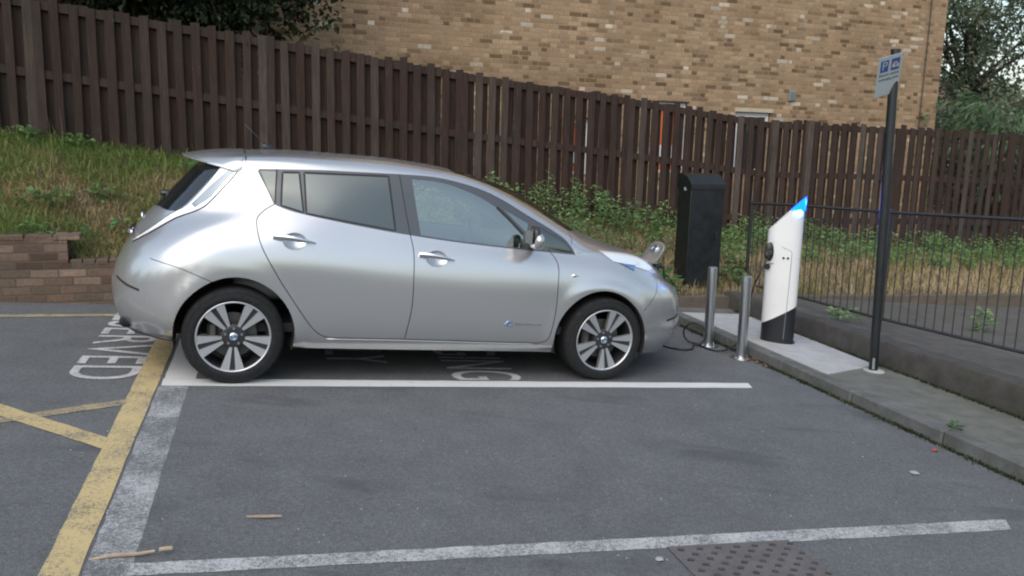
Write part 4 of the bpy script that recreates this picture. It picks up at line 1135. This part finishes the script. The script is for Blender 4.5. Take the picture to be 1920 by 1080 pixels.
belt = [(2.425, .952), (2.237, .962), (2.077, .970), (1.846, .981), (1.468, 1.006), (1.148, 1.037), (.917, 1.064), (.639, 1.103), (.425, 1.136), (.308, 1.161), (.229, 1.187)]
wtop = [(.134, 1.409), (.507, 1.432), (.782, 1.440), (1.094, 1.447), (1.331, 1.446), (1.521, 1.421), (1.705, 1.377), (1.87, 1.311), (2.058, 1.215), (2.213, 1.139), (2.336, 1.067), (2.408, .990)]
dlo = spline2(wtop, 4) + spline2(belt, 4) + [(.180, 1.285), (.132, 1.376), (.124, 1.396)]
rd_gap = spline2([(.229, 1.187), (.177, 1.154), (.126, 1.102), (.121, 1.044), (.155, .917), (.264, .724), (.390, .536), (.489, .399), (.559, .337), (.628, .317)], 5)
bp_gap = spline2([(1.079, 1.444), (1.111, 1.242), (1.150, 1.032), (1.169, .927), (1.173, .768), (1.172, .545), (1.148, .373), (1.137, .311)], 5)
fd_gap = spline2([(2.212, 1.125), (2.208, .989), (2.249, .928), (2.270, .860), (2.268, .718), (2.262, .524), (2.233, .349), (2.191, .302), (2.145, .290)], 5)
bot_r = [(.628, .317), (1.137, .311)]; bot_f = [(1.137, .311), (1.648, .300), (2.145, .290)]
rear_door = rd_gap + bot_r[1:] + bp_gap[::-1] + [(.507, 1.432), (.228, 1.415)]
front_door = bp_gap + bot_f[1:] + fd_gap[::-1][1:] + [(2.213, 1.139), (1.87, 1.311), (1.521, 1.421), (1.331, 1.446)]
lamp = spline2([(-.10, 1.410), (.005, 1.412), (-.012, 1.364), (-.164, 1.175), (-.243, 1.111), (-.377, 1.045), (-.52, .945), (-.650, .852)], 3) + spline2([(-.645, .868), (-.52, .972), (-.407, 1.066), (-.310, 1.133), (-.197, 1.271)], 3)
lamp_core = [(-.052, 1.390), (-.022, 1.385), (-.17, 1.195), (-.262, 1.122), (-.282, 1.142), (-.170, 1.270)]
head = spline2([(2.645, .985), (2.80, .978), (2.965, .966), (3.08, .935), (3.184, .855)], 3) + spline2([(3.18, .846), (3.105, .843), (2.99, .871), (2.86, .895), (2.744, .916)], 3)
head_core = [(2.80, .907), (2.975, .886), (2.945, .848)]
def arch_poly(k):
    ax_, az_, ar_ = ARC[k]; pts = []
    for i in range(41):
        a = math.radians(-22 + 224 * i / 40); r = ar_ * (1 - .015 * math.sin(2 * a) ** 2)
        pts.append((ax_ + r * math.cos(a), az_ + r * math.sin(a)))
    a0, a1 = pts[0], pts[-1]
    return [(a0[0] + .01, .10)] + pts + [(a1[0] - .005, .10)]
def ell(cx, cz, rx, rz, n=26): return [(cx + rx * math.cos(2 * math.pi * k / n), cz + rz * math.sin(2 * math.pi * k / n)) for k in range(n)]
HR, HF = (.363, .962), (1.337, .886)
u0v = v_at(0, 1.075); u0t = v_at(0, 1.44)
hatch_glass = [inv(*q) for q in dense(spline2([(-.118, 1.43), (-.112, 1.40), (-.205, 1.271), (-.318, 1.137), (-.385, 1.085)], 4))] + [(6, u0v + .2), (-2.5, u0v), (-2.5, u0t + 2)]
wind = xv([(1.52, 8.30), (1.60, 8.22), (1.9, 8.18), (2.2, 8.17), (2.44, 8.20), (2.52, 8.5), (2.62, 9.0)]) + [(u_at(2.72, NV), NV + 3), (u_at(1.58, NV), NV + 3)] + xv([(1.56, 9.3), (1.53, 8.6)])
RP2 = [(.284, 1.400), (.392, 1.407), (.419, 1.150), (.274, 1.186)]
RP = [(.425, 1.409), (1.000, 1.429), (1.044, 1.063), (.68, 1.110), (.437, 1.145)]
REG = [  # highest priority first
 ('arch', xz(arch_poly(0))), ('arch', xz(arch_poly(1))),
 ('seam', strip_xz(rd_gap, .006)), ('seam', strip_xz(bp_gap[8:], .006)), ('seam', strip_xz(fd_gap[5:], .006)), ('seam', strip_xz([(.628, .317), (1.137, .311), (1.648, .300), (2.145, .290)], .007)),
 ('seam', strip_xz(spline2([(-.52, .795), (-.33, .755), (-.10, .66), (-.065, .625)], 4), .0045)),
 ('seam', strip_xz(spline2([(3.19, .80), (3.175, .73), (3.10, .631), (3.015, .552)], 4), .0045)),
 ('seam', strip_xz([(2.42, 1.105), (2.40, 1.03)], .005)),
 ('seam', strip_xz(spline2([(3.30, .455), (3.42, .462), (3.56, .475)], 3), .016)),
 ('seam', strip_xz([(-.74, .625), (-.66, .60), (-.58, .585)], .016)),
 ('seam', strip_xz(lamp + lamp[:1], .006)),
 ('lampcore', xz(lamp_core)), ('lamp', xz(lamp)), ('headcore', xz(head_core)), ('head', xz(head)),
 ('hatchglass', hatch_glass), ('windscreen', wind),
 ('rubber', strip_xz(RP2 + RP2[:1], .012)), ('rubber', strip_xz(RP + RP[:1], .012)), ('rubber', strip_xz([(.247, 1.418), (.236, 1.195)], .009)), ('rubber', strip_xz(bp_gap[:9], .007)),
 ('rubber2', strip_xz([(1.80, 1.268), (1.905, 1.178), (2.002, 1.085)], .022)),
 ('qpane', xz([(.140, 1.400), (.240, 1.404), (.232, 1.203), (.190, 1.285)])),
 ('rpane2', xz(RP2)),
 ('rpane', xz(RP)),
 ('fpane', xz(spline2([(1.165, 1.424), (1.355, 1.418), (1.52, 1.385), (1.69, 1.322), (1.80, 1.265)], 3) + [(1.905, 1.175), (2.000, 1.085), (2.010, .985), (1.846, .992), (1.468, 1.017), (1.225, 1.042)])),
 ('tri', xz([(1.845, 1.262), (2.045, 1.165), (2.03, 1.10), (1.935, 1.18)])),
 ('qfpane', xz([(2.13, 1.150), (2.34, 1.045), (2.40, .968), (2.155, .980)])),
 ('frame', xz(dlo)),
 ('recess_r', xz(ell(*HR, .078, .056))), ('recess_f', xz(ell(*HF, .078, .056))),
 ('rear_door', xz(rear_door)), ('front_door', xz(front_door)),
]
KU, KV = .034, .021
cv = []; ce = []
def addpoly(P):
    b = len(cv); n = len(P)
    for u, v in P: cv.append((u * KU, v * KV))
    for i in range(n): ce.append((b + i, b + (i + 1) % n))
for nm, P in REG: addpoly(P)
b = len(cv)
frame_pts = [(u, 0) for u in range(NU + 1)] + [(NU, v) for v in range(1, NV + 1)] + [(u, NV) for u in range(NU - 1, -1, -1)] + [(0, v) for v in range(NV - 1, 0, -1)]
addpoly(frame_pts)
for (cx, cz) in (HR, HF):
    for k in (.25, .5, .75, .9): 
        for (x, z) in ell(cx, cz, .078 * k, .056 * k, 18): u, v = inv(x, z); cv.append((u * KU, v * KV))
# grid points kept clear of the constraint points
occ = set()
for (a, c) in cv: occ.add((round(a / .012), round(c / .012)))
for u in range(1, NU):
    for v in range(1, NV):
        a, c = u * KU, v * KV
        if (round(a / .012), round(c / .012)) not in occ: cv.append((a, c))
ov, oe, of, _, _, _ = delaunay_2d_cdt([Vector(q) for q in cv], ce, [], 0, 1e-6)
UV = np.array([(q[0] / KU, q[1] / KV) for q in ov]); TR = np.array([tuple(f) for f in of])
CT = UV[TR].mean(1)
inside = (CT[:, 0] > 0) & (CT[:, 0] < NU) & (CT[:, 1] > 0) & (CT[:, 1] < NV)
TR = TR[inside]; CT = CT[inside]
def pip(P, Q):
    x, y = Q[:, 0], Q[:, 1]; r = np.zeros(len(Q), bool); n = len(P)
    for i in range(n):
        x0, y0 = P[i]; x1, y1 = P[(i + 1) % n]
        c = ((y0 > y) != (y1 > y))
        if y1 != y0: r ^= c & (x < (x1 - x0) * (y - y0) / (y1 - y0) + x0)
    return r
lab = np.full(len(TR), 'body', dtype=object); done = np.zeros(len(TR), bool)
for nm, P in REG:
    m_ = pip(P, CT) & ~done; lab[m_] = nm; done |= m_
PS = S(UV[:, 0], UV[:, 1]); NS = NRM(UV[:, 0], UV[:, 1])
# dished door handle recesses
for (cx, cz) in (HR, HF):
    q = ((PS[:, 0] - cx) / .078) ** 2 + ((PS[:, 2] - cz) / .056) ** 2
    sel = (q < .999) & (PS[:, 1] < -.5); REC = (PS[:, 0] - cx, PS[:, 2] - cz)
    PS[sel, 1] += .026 * (1 - np.clip(q[sel], 0, 1)) ** .8
def region(names, name, mats, parent, side=-1, off=0.0, both=False, flipn=False):
    # side -1 near, +1 far; both = one mesh over both halves
    sel = np.isin(lab, names)
    if name == 'interior_lining': sel &= PS[TR].mean(1)[:, 2] > .74
    T = TR[sel]
    if len(T) == 0: print('EMPTY', names); return None
    ids, invi = np.unique(T, return_inverse=True); T = invi.reshape(T.shape)
    P = PS[ids] + NS[ids] * off; N = NS[ids]
    Vs, Ns, Fs = [], [], []
    for sd in ((-1, 1) if both else (side,)):
        m3 = np.array([1, -sd, 1.0]); b_ = len(Vs)
        Vs += (P * m3).tolist(); Ns += (N * m3).tolist()
        F = T if sd < 0 else T[:, ::-1]
        Fs += (F + b_).tolist()
    me = bpy.data.meshes.new(name); me.from_pydata(Vs, [], Fs)
    # orientation: make the first face agree with its normal
    me.update(); agree = sum(1 for p_ in me.polygons[:200] if p_.normal.dot(Vector(Ns[p_.vertices[0]])) > 0)
    if agree < min(100, len(me.polygons) / 2): me.flip_normals(); me.update()
    if flipn: me.flip_normals(); Ns = [(-a, -b_, -c) for a, b_, c in Ns]
    me.polygons.foreach_set('use_smooth', [True] * len(me.polygons))
    o = link_mesh(name, me, mats, parent)
    me.normals_split_custom_set_from_vertices(Ns)
    return o
region(['body'], 'body', MAT['paint'], car, both=True)
region(['seam'], 'panel_gaps', MAT['seam'], car, both=True, off=-.004)
region(['body', 'rear_door', 'front_door', 'recess_r', 'recess_f', 'frame', 'rubber', 'rubber2', 'head', 'lamp', 'seam'], 'interior_lining', MAT['trim_int'], car, both=True, off=-.035, flipn=True)
region(['windscreen'], 'windscreen', MAT['glass'], car, both=True, off=-.003)
region(['hatchglass'], 'rear_window', MAT['rearglass'], car, both=True, off=-.003)
hand_me = None
for sd in (-1, 1):
    fd = region(['front_door'], 'front_door', MAT['paint'], car, sd)
    rdr = region(['rear_door'], 'rear_door', MAT['paint'], car, sd)
    region(['rubber'], 'window_seal', MAT['seam'], car, sd, -.002)
    region(['rubber2'], 'quarter_bar', MAT['seam'], car, sd, -.002)
    region(['frame'], 'window_frame', MAT['frame_trim'], car, sd, -.002)
    region(['fpane'], 'window', MAT['glass'], fd, sd, -.004); region(['tri'], 'window', MAT['glass'], fd, sd, -.004)
    region(['rpane'], 'window', MAT['privacy'], rdr, sd, -.004); region(['rpane2'], 'window', MAT['privacy'], rdr, sd, -.004)
    region(['qpane'], 'quarter_window', MAT['privacy'], car, sd, -.004); region(['qfpane'], 'quarter_window', MAT['privacy'], car, sd, -.004)
    tl_ = region(['lamp'], 'tail_light', MAT['lamp_white'], car, sd, .004); region(['lampcore'], 'lens', MAT['lamp_grey'], tl_, sd, .006)
    hl_ = region(['head'], 'headlight', MAT['lamp_clear'], car, sd, .004); region(['headcore'], 'lens', MAT['blue_chrome'], hl_, sd, .005)
    for door, (cx, cz), rn in ((rdr, HR, 'recess_r'), (fd, HF, 'recess_f')):
        mb = MB(); n_ = 32; vs = []
        for k in (1.0, .9, .75, .55, .3, .0):
            for (x, z) in ell(cx, cz, .079 * k, .057 * k, n_):
                q = S(*inv(x, z))[0]; vs.append((x, (q[1] - .0006 * (k == 1) + .030 * (1 - k * k) ** .7) * (1 if sd < 0 else -1), z))
        mb.add(vs, [(i * n_ + k, i * n_ + (k + 1) % n_, (i + 1) * n_ + (k + 1) % n_, (i + 1) * n_ + k) for i in range(5) for k in range(n_)])
        mb.build('handle_recess', MAT['paint'], door, smooth=True)
    for door, (cx, cz), x0, x1 in ((rdr, HR, .222, .496), (fd, HF, 1.206, 1.462)):
        mb = MB(); N_ = 14; vs = []
        for i in range(N_ + 1):
            f = i / N_; x = x0 + (x1 - x0) * f
            z = cz + .008 - .028 * (f - .5)
            uu, vv = inv(x, z); y = S(uu, vv)[0][1]; nn = NRM(uu, vv)[0]
            bow = .010 + .026 * max(0, math.sin(math.pi * f)) ** .7
            hh = .017 * (1 - .75 * sstep(f, .55, 1.0)) ; dd = .009
            c = np.array([x, y, z]) + nn * bow
            for k in range(10):
                w = 2 * math.pi * k / 10; vs.append(c + nn * dd * math.cos(w) + np.array([0, 0, 1]) * hh * math.sin(w))
        mb.add([(q[0], q[1] * (1 if sd < 0 else -1), q[2]) for q in vs], [(i * 10 + k, i * 10 + (k + 1) % 10, (i + 1) * 10 + (k + 1) % 10, (i + 1) * 10 + k) for i in range(N_) for k in range(10)] + [tuple(range(10)), tuple(range(N_ * 10, N_ * 10 + 10))])
        mb.build('door_handle', MAT['chrome'], door, angle=50)
    # raised paint bead along the sill, shaped to carry its highlight line
    mb = MB(); pts = []
    for x in np.linspace(.60, 2.15, 24):
        z = interp(x, [(.628, .317), (1.137, .311), (1.648, .300), (2.145, .290)]) - .009
        uu, vv = inv(x, z); q = S(uu, vv)[0]; pts.append((q[0], q[1] * (1 if sd < 0 else -1) - .002 * (-sd) * -1, q[2]))
    mb.tube(pts, .0055, 8); mb.build('sill_highlight_lip', MAT['paint'], car, smooth=True)
    # wheel arch liners
    for (ax_, az_, ar_) in ARC:
        mb = MB(); n_ = 36; vs = []
        for y in (.887, .80, .42):
            for i in range(n_ + 1):
                a = math.radians(-16 + 212 * i / n_); vs.append((ax_ + (ar_ - .002) * math.cos(a), sd * y, az_ + (ar_ - .002) * math.sin(a)))
        m2 = n_ + 1
        fs = [(r * m2 + i, r * m2 + i + 1, (r + 1) * m2 + i + 1, (r + 1) * m2 + i) for r in range(2) for i in range(n_)] + [tuple(range(2 * m2, 3 * m2))]
        mb.add(vs, fs); mb.build('wheel_arch_liner', MAT['well'], car)
    # mirror
    mr = empty('wing_mirror'); mr.parent = car; mr.location = (2.03, sd * .955, 1.075)
    def ellipsoid(c, r, cut=None, n=20, m_=12, p_=2.6):
        b_ = MB(); vs = []
        for i in range(m_ + 1):
            a = math.pi * i / m_ - math.pi / 2
            for k in range(n):
                w = 2 * math.pi * k / n
                def sg_(t): return math.copysign(abs(t) ** (2 / p_), t)
                vs.append((c[0] + r[0] * sg_(math.cos(a)) * sg_(math.cos(w)), c[1] + r[1] * sg_(math.cos(a)) * sg_(math.sin(w)), c[2] + r[2] * sg_(math.sin(a))))
        b_.add(vs, [(i * n + k, i * n + (k + 1) % n, (i + 1) * n + (k + 1) % n, (i + 1) * n + k) for i in range(m_) for k in range(n)]); return b_
    ellipsoid((.0, 0, -.012), (.044, .095, .062)).build('cap', MAT['paint'], mr, smooth=True)
    ellipsoid((-.020, -sd * .012, .020), (.034, .085, .072)).build('housing', MAT['black_trim'], mr, smooth=True)
    mb = MB(); mb.box((-.053, -sd * .012, .012), (.006, .14, .10), bev=.002); mb.build('mirror_glass', MAT['rearglass'], mr)
    mb = MB(); mb.tube([(.01, -sd * .06, -.045), (.04, -sd * .15, -.07), (.05, -sd * .20, -.075)], [.035, .028, .03], 10); mb.build('arm', MAT['black_trim'], mr, smooth=True)

# interior
mb = MB()
for y in (-.37, .37):
    mb.box((1.42, y, .62), (.50, .50, .18), bev=.05)
    cb_, sb_ = math.cos(.30), math.sin(.30)
    mb.box((1.17, y, .90), (.15, .48, .58), ax=((cb_, 0, sb_), (0, 1, 0), (-sb_, 0, cb_)), bev=.05)
    mb.box((1.06, y, 1.245), (.09, .25, .15), bev=.035)
mb.build('front_seats', MAT['seat_cloth'], car, angle=60)
mb = MB(); mb.box((.25, 0, .62), (.5, 1.25, .2), bev=.05); mb.box((.02, 0, .92), (.16, 1.25, .55), bev=.05)
mb.build('rear_seat', MAT['seat_cloth'], car, angle=60)
mb = MB(); mb.box((2.15, 0, .86), (.42, 1.40, .20), bev=.06); mb.box((1.98, -.37, .955), (.22, .36, .07), bev=.03); mb.box((1.72, 0, .55), (1.5, .2, .25), bev=.03); mb.box((1.25, 0, .36), (2.6, 1.5, .06))
mb.build('dashboard', MAT['dash'], car, angle=60)
mb = MB(); pts = []
for k in range(25):
    w = 2 * math.pi * k / 24; pts.append((1.80 + .185 * math.sin(w) * -.45, -.37 + .185 * math.cos(w), .98 + .185 * math.sin(w) * .89))
mb.tube(pts, .016, 8, caps=False); mb.tube([(1.93, -.37, .92), (1.80, -.37, .98)], .04, 10); mb.box((1.80, -.37, .98), (.05, .30, .06), bev=.02)
mb.build('steering_wheel', MAT['dash'], car, smooth=True)
mb = MB(); mb.box((1.78, 0, 1.335), (.04, .24, .065), bev=.015); mb.build('rear_view_mirror', MAT['dash'], car)

# underbody
mb = MB(); mb.box((1.40, 0, .27), (1.75, 1.50, .10)); mb.box((-.15, 0, .36), (1.1, .84, .12)); mb.box((2.85, 0, .32), (1.2, .84, .14)); mb.box((1.3, 0, .36), (3.6, .80, .10))
mb.build('underbody', MAT['well'], car)

# spoiler
mb = MB(); vs = []; NYS = 28; NXS = 12
def roof_z(x, y):
    return interp(abs(y), [(0, interp(x, ROWS[10][7])), (.29, interp(x, ROWS[9][7])), (.53, interp(x, ROWS[8][7])), (.57, interp(x, ROWS[7][7]) + .01)])
for i in range(NYS + 1):
    y = -.575 + 1.15 * i / NYS; k = abs(y) / .575
    xt = -.365 + .31 * k ** 2.6; x0 = .045 - .02 * k ** 3
    zr = roof_z(x0, y) + .0065; ztip = 1.452 + .004 - .058 * k ** 2.4
    top = []; bot = []
    for j in range(NXS + 1):
        f = j / NXS; x = x0 + (xt - x0) * f
        zt_ = zr + (ztip - zr) * (f ** 1.7); th_ = .008 + .042 * math.sin(math.pi * min(1, .12 + .9 * f)) ** .8 * (1 - .25 * k)
        top.append((x, y, zt_)); bot.append((x, y, zt_ - th_))
    vs += top + bot[::-1]
m_ = 2 * (NXS + 1)
mb.add(vs, [(i * m_ + j, i * m_ + (j + 1) % m_, (i + 1) * m_ + (j + 1) % m_, (i + 1) * m_ + j) for i in range(NYS) for j in range(m_)] + [tuple(range(m_)), tuple(range(NYS * m_, NYS * m_ + m_))[::-1]])
mb.build('spoiler', MAT['paint'], car, angle=50)
mb = MB(); mb.tube([(.048, y, roof_z(.048, y) + .004) for y in np.linspace(-.56, .56, 30)], .0045, 5); mb.build('spoiler_gap', MAT['seam'], car)
# aerial
mb = MB(); mb.tube([(.27, 0, 1.53), (.20, 0, 1.556), (.165, 0, 1.55)], [.022, .018, .008], 8); mb.tube([(.225, 0, 1.55), (.05, 0, 1.70)], .0028, 6)
mb.build('aerial', MAT['black_trim'], car, smooth=True)
# rear details
mb = MB(); mb.box((-.455, .0, 1.165), (.10, .07, .045), bev=.015); mb.tube([(-.46, 0, 1.17), (-.40, .30, 1.19), (-.36, .45, 1.20)], .009, 6); mb.build('rear_wiper', MAT['black_trim'], car, smooth=True)
mb = MB(); mb.box((-.672, 0, .915), (.03, .62, .035), bev=.01); mb.build('hatch_garnish', MAT['chrome'], car, angle=40)
mb = MB(); mb.lathe([(0, .012), (.05, .010), (.055, 0)], lambda a, c, h_: (-.612 - h_ * .8 , a * 1.0, .985 + c * .8 + h_ * .5), 20); mb.build('hatch_badge', MAT['chrome'], car, smooth=True)
mb = MB(); mb.box((-.66, -.44, .33), (.10, .22, .05), bev=.015); mb.build('bumper_outlet', MAT['well'], car)
mb = MB(); mb.tube([(-.745, 0, .292), (-.70, -.35, .288), (-.60, -.58, .285), (-.45, -.73, .278), (-.36, -.79, .275)], .012, 6); mb.build('bumper_lip', MAT['black_trim'], car, smooth=True)
mb = MB(); mb.box((2.985, -.80, .20), (.05, .12, .06), bev=.01); mb.build('air_deflector', MAT['black_trim'], car)

# open charge flap
fl = empty('charge_flap'); fl.parent = car; fl.location = (3.47, 0, .845)
mb = MB(); vs = []; prof2 = [(0, .0), (.06, .045), (.12, .075), (.165, .06), (.185, .03)]
NW = 14
for lay in (0, -.014):
    for i in range(NW + 1):
        y = -.135 + .27 * i / NW; k = abs(y) / .135
        for j in range(9):
            f = j / 8; ln_ = .215 * (1 - .12 * k ** 4)
            a = .62 + .25 * f
            x = f * ln_ * math.cos(a + .35 * 0) * .78 + lay * .7; z = f * ln_ * math.sin(a) * 1.0 - .012 * k * k + lay * .6 - .0
            vs.append((x + .01, y * (1 - .12 * f * f), z + .004))
n1 = 9; tot = (NW + 1) * n1
fs = []
for i in range(NW):
    for j in range(8):
        q = (i * n1 + j, (i + 1) * n1 + j, (i + 1) * n1 + j + 1, i * n1 + j + 1); fs += [q, tuple(tot + t for t in q[::-1])]
edge = [i * n1 for i in range(NW + 1)] + [NW * n1 + j for j in range(1, 9)] + [i * n1 + 8 for i in range(NW - 1, -1, -1)] + [j for j in range(7, 0, -1)]
for a, b_ in zip(edge, edge[1:] + edge[:1]): fs.append((a, b_, tot + b_, tot + a))
mb.add(vs, fs); mb.build('flap_panel', MAT['paint'], fl, angle=50)
def flap_pt(u, v, h_):   # u across, v up the flap
    f = v / .205; a = .62 + .25 * f
    return (.01 + v * math.cos(a) * .78 - h_ * .75, u, .004 + v * math.sin(a) + h_ * .65)
mb = MB(); vs = []
ring = []
for k in range(28):
    w = 2 * math.pi * k / 28; ring.append(flap_pt(.042 * math.cos(w), .135 + .032 * math.sin(w), .010))
mb.tube(ring + ring[:1], .007, 6, caps=False); mb.tube([flap_pt(-.05, .135, .012), flap_pt(.05, .135, .012)], .006, 6)
mb.build('round_badge', MAT['chrome'], fl, smooth=True)
mb = MB(); mb.add([flap_pt(.040 * math.cos(2 * math.pi * k / 24), .135 + .030 * math.sin(2 * math.pi * k / 24), .007) for k in range(24)], [tuple(range(24))]); mb.build('badge_backing', MAT['blue_chrome'], fl)
mb = MB(); mb.lathe([(0, -.05), (.05, -.05), (.055, .01), (.045, .012)], lambda a, c, h_: (3.555 + h_ * .5, a, .775 + c * .7 + h_ * .5), 16); mb.build('charge_socket', MAT['black_trim'], car)
mb = MB(); mb.tube([(3.54, .0, .77), (3.63, .02, .80), (3.69, .05, .775)], [.026, .026, .014], 10); mb.build('charge_plug', MAT['black_trim'], cb, smooth=True).matrix_world = cmx

# side badge and repeater
def side_text(word, x0, z0, size, parent):
    cu = bpy.data.curves.new('text', 'FONT'); cu.body = word; cu.size = size; cu.extrude = .0008
    ob = bpy.data.objects.new('text', cu); COL.objects.link(ob)
    me = bpy.data.meshes.new_from_object(ob.evaluated_get(bpy.context.evaluated_depsgraph_get())); bpy.data.objects.remove(ob)
    o = link_mesh('badge_lettering', me, MAT['chrome'], parent); o.rotation_euler = (math.pi / 2, 0, 0)
    uu, vv = inv(x0 + .1, z0); o.location = (x0, S(uu, vv)[0][1] - .0035, z0); return o
fdoor = [o for o in car.children if o.name.startswith('front_door')][0]
side_text('ZERO EMISSION', 1.945, .428, .030, fdoor)
mb = MB(); uu, vv = inv(1.905, .44); yb_ = S(uu, vv)[0][1]
pts = [(1.905 + .024 * math.cos(t), yb_ - .004, .440 + .017 * math.sin(t)) for t in np.linspace(.4, 5.6, 14)]
mb.tube(pts, .004, 6); mb.tube([(1.865, yb_ - .004, .437), (1.905, yb_ - .004, .440)], .003, 6); mb.build('badge_emblem', MAT['blue_chrome'], fdoor, smooth=True)
mb = MB(); uu, vv = inv(2.40, .805); q = S(uu, vv)[0]
mb.lathe([(0, .006), (.010, .005), (.014, 0)], lambda a, c, h_: (q[0] + a * 1.3, q[1] - h_, q[2] + c), 14); mb.tube([(q[0] - .035, q[1] - .001, q[2]), (q[0] + .035, q[1] - .001, q[2])], .0022, 5); mb.build('side_repeater', MAT['chrome'], car, smooth=True)

# wheels
def wheel(rot):
    w = empty('wheel'); w.parent = car
    mb = MB(); pr = [(.232, -.10), (.238, -.112), (.256, -.118), (.29, -.116), (.313, -.100), (.3225, -.080), (.3235, -.03), (.3235, .03), (.3225, .080), (.313, .100), (.29, .116), (.256, .118), (.238, .112), (.232, .10)]
    F3 = lambda a, c, h_: (a, h_, c)
    mb.lathe(pr, F3, 72)
    for r_ in (.262, .298): mb.lathe([(r_ - .002, -.1185), (r_, -.120), (r_ + .002, -.1185)], F3, 72)
    mb.build('tyre', MAT['rubber'], w, angle=50)
    mb = MB(); mb.lathe([(.2325, -.094), (.2385, -.112), (.2345, -.1165), (.2285, -.115), (.2245, -.105), (.2235, -.085)], F3, 72); rim = mb.build('rim', MAT['alloy'], w, smooth=True)
    mb = MB(); mb.lathe([(.2245, -.098), (.215, -.045), (.208, .06), (.208, .10)], F3, 60); mb.build('barrel', MAT['alloy_dark'], rim, smooth=True)
    sp_ = MB(); dk = MB()
    def yat(r): return -.110 + .016 * max(0, 1 - r / .215) ** 1.5
    for i in range(5):
        ca = math.pi / 2 + math.pi + 2 * math.pi * i / 5 + rot
        for s_ in (-1, 1):
            P = []
            # blade: narrow near the hub, wide at the rim
            inner, outer = (.074, .228)
            ai0, ai1 = s_ * .07, s_ * .32; ao0, ao1 = s_ * .085, s_ * .335
            for (r, a) in ((inner, ca + ai0 + s_ * .02), (inner, ca + ai1), (outer, ca + ao1), (outer, ca + ao0)):
                P.append((r * math.cos(a), r * math.sin(a), r))
            top = [(x, yat(r), z) for x, z, r in P]; bot = [(x, yat(r) + .035, z) for x, z, r in P]
            sp_.add(top + bot, [(0, 1, 2, 3), (4, 7, 6, 5), (0, 4, 5, 1), (1, 5, 6, 2), (2, 6, 7, 3), (3, 7, 4, 0)])
        # dark sunken web between the two blades
        P = [(.06, ca - .12), (.06, ca + .12), (.222, ca + .12), (.222, ca - .12)]
        dk.add([(r * math.cos(a), yat(r) + .012, r * math.sin(a)) for r, a in P] + [(r * math.cos(a), yat(r) + .045, r * math.sin(a)) for r, a in P], [(0, 1, 2, 3), (4, 7, 6, 5), (0, 4, 5, 1), (1, 5, 6, 2), (2, 6, 7, 3), (3, 7, 4, 0)])
        sp_.build('spoke_pair', MAT['alloy'], rim); sp_ = MB()
        nb_ = MB(); a = ca + math.pi / 5
        nb_.lathe([(0, -.010), (.009, -.010), (.010, .01)], lambda q, c, h_: (.054 * math.cos(a) + q, -.093 + h_, .054 * math.sin(a) + c), 6); nb_.build('wheel_nut', MAT['chrome'], rim)
    dk.lathe([(0, -.096), (.060, -.094), (.082, -.088), (.086, -.05)], F3, 40)
    dk.build('rim_core', MAT['alloy_dark'], rim)
    mb = MB(); mb.lathe([(0, -.107), (.022, -.106), (.0265, -.103), (.029, -.095)], F3, 28); cp2 = mb.build('centre_cap', MAT['chrome'], rim, smooth=True)
    mb = MB(); mb.box((0, -.1085, 0), (.046, .003, .007)); mb.tube([(.016 * math.cos(t), -.108, .016 * math.sin(t)) for t in np.linspace(0, 2 * math.pi, 20)], .003, 5, caps=False); mb.build('cap_emblem', MAT['blue_chrome'], cp2)
    mb = MB(); mb.lathe([(.05, -.028), (.150, -.028), (.150, -.012), (.05, -.012)], F3, 40); mb.box((-.13 , -.03, .02), (.07, .06, .14), bev=.02); mb.build('brake_disc', MAT['disc'], w)
    return w
for (x, s_, z, rot) in ((0, -1, .318, 0.0), (2.70, -1, .318, .19), (0, 1, .318, .5), (2.70, 1, .318, .8)):
    w = wheel(rot); w.location = (x, s_ * .762, z)
    if s_ > 0: w.rotation_euler = (0, 0, math.pi)

# cable run: nose -> ground -> loop at the first bollard -> post
nose = cmx @ Vector((3.69, .05, .775)); nose2 = cmx @ Vector((3.775, .08, .45))
g1 = bay(3.42, 7.10, .014)
cen = np.array([1.77, 7.86, 0]); cen[2] = gz(cen[0], cen[1])
loop = []
rr_ = .105
vdl = np.array([cen[0], cen[1]]) / np.hypot(cen[0], cen[1]); latl = np.array([vdl[1], -vdl[0]])
for k in range(15):
    a = -math.pi / 2 + 2 * math.pi * k / 14
    off = rr_ * math.cos(a); up_ = .015 + rr_ + rr_ * math.sin(a); dep = -.05 + .10 * k / 14
    loop.append((cen[0] + latl[0] * off + vdl[0] * dep, cen[1] + latl[1] * off + vdl[1] * dep, cen[2] + up_))
endp = P_post(-.135, -.17, .66)
path = [tuple(nose), tuple(nose2), (1.50, 7.95, gz(1.50, 7.95) + .10), (1.44, 7.72, gz(1.44, 7.72) + .014), (1.58, 7.58, gz(1.58, 7.58) + .013), (1.70, 7.64, gz(1.70, 7.64) + .013)] + loop + \
       [(1.93, 7.66, gz(1.93, 7.66) + .014), (2.10, 7.72, gz(2.10, 7.72) + .05), (2.22, 7.80, gz(2.22, 7.80) + .20), P_post(-.26, -.22, .30), P_post(-.20, -.25, .50), endp]
mb = MB(); mb.tube(smooth_path(path, 8), .0085, 8); mb.build('cord', MAT['cable'], cb, smooth=True)
mb = MB(); mb.tube([P_post(-.125, -.10, .70), P_post(-.145, -.16, .695), P_post(-.15, -.20, .665), endp], [.03, .03, .024, .012], 10); mb.build('connector', MAT['cable'], cb, smooth=True)
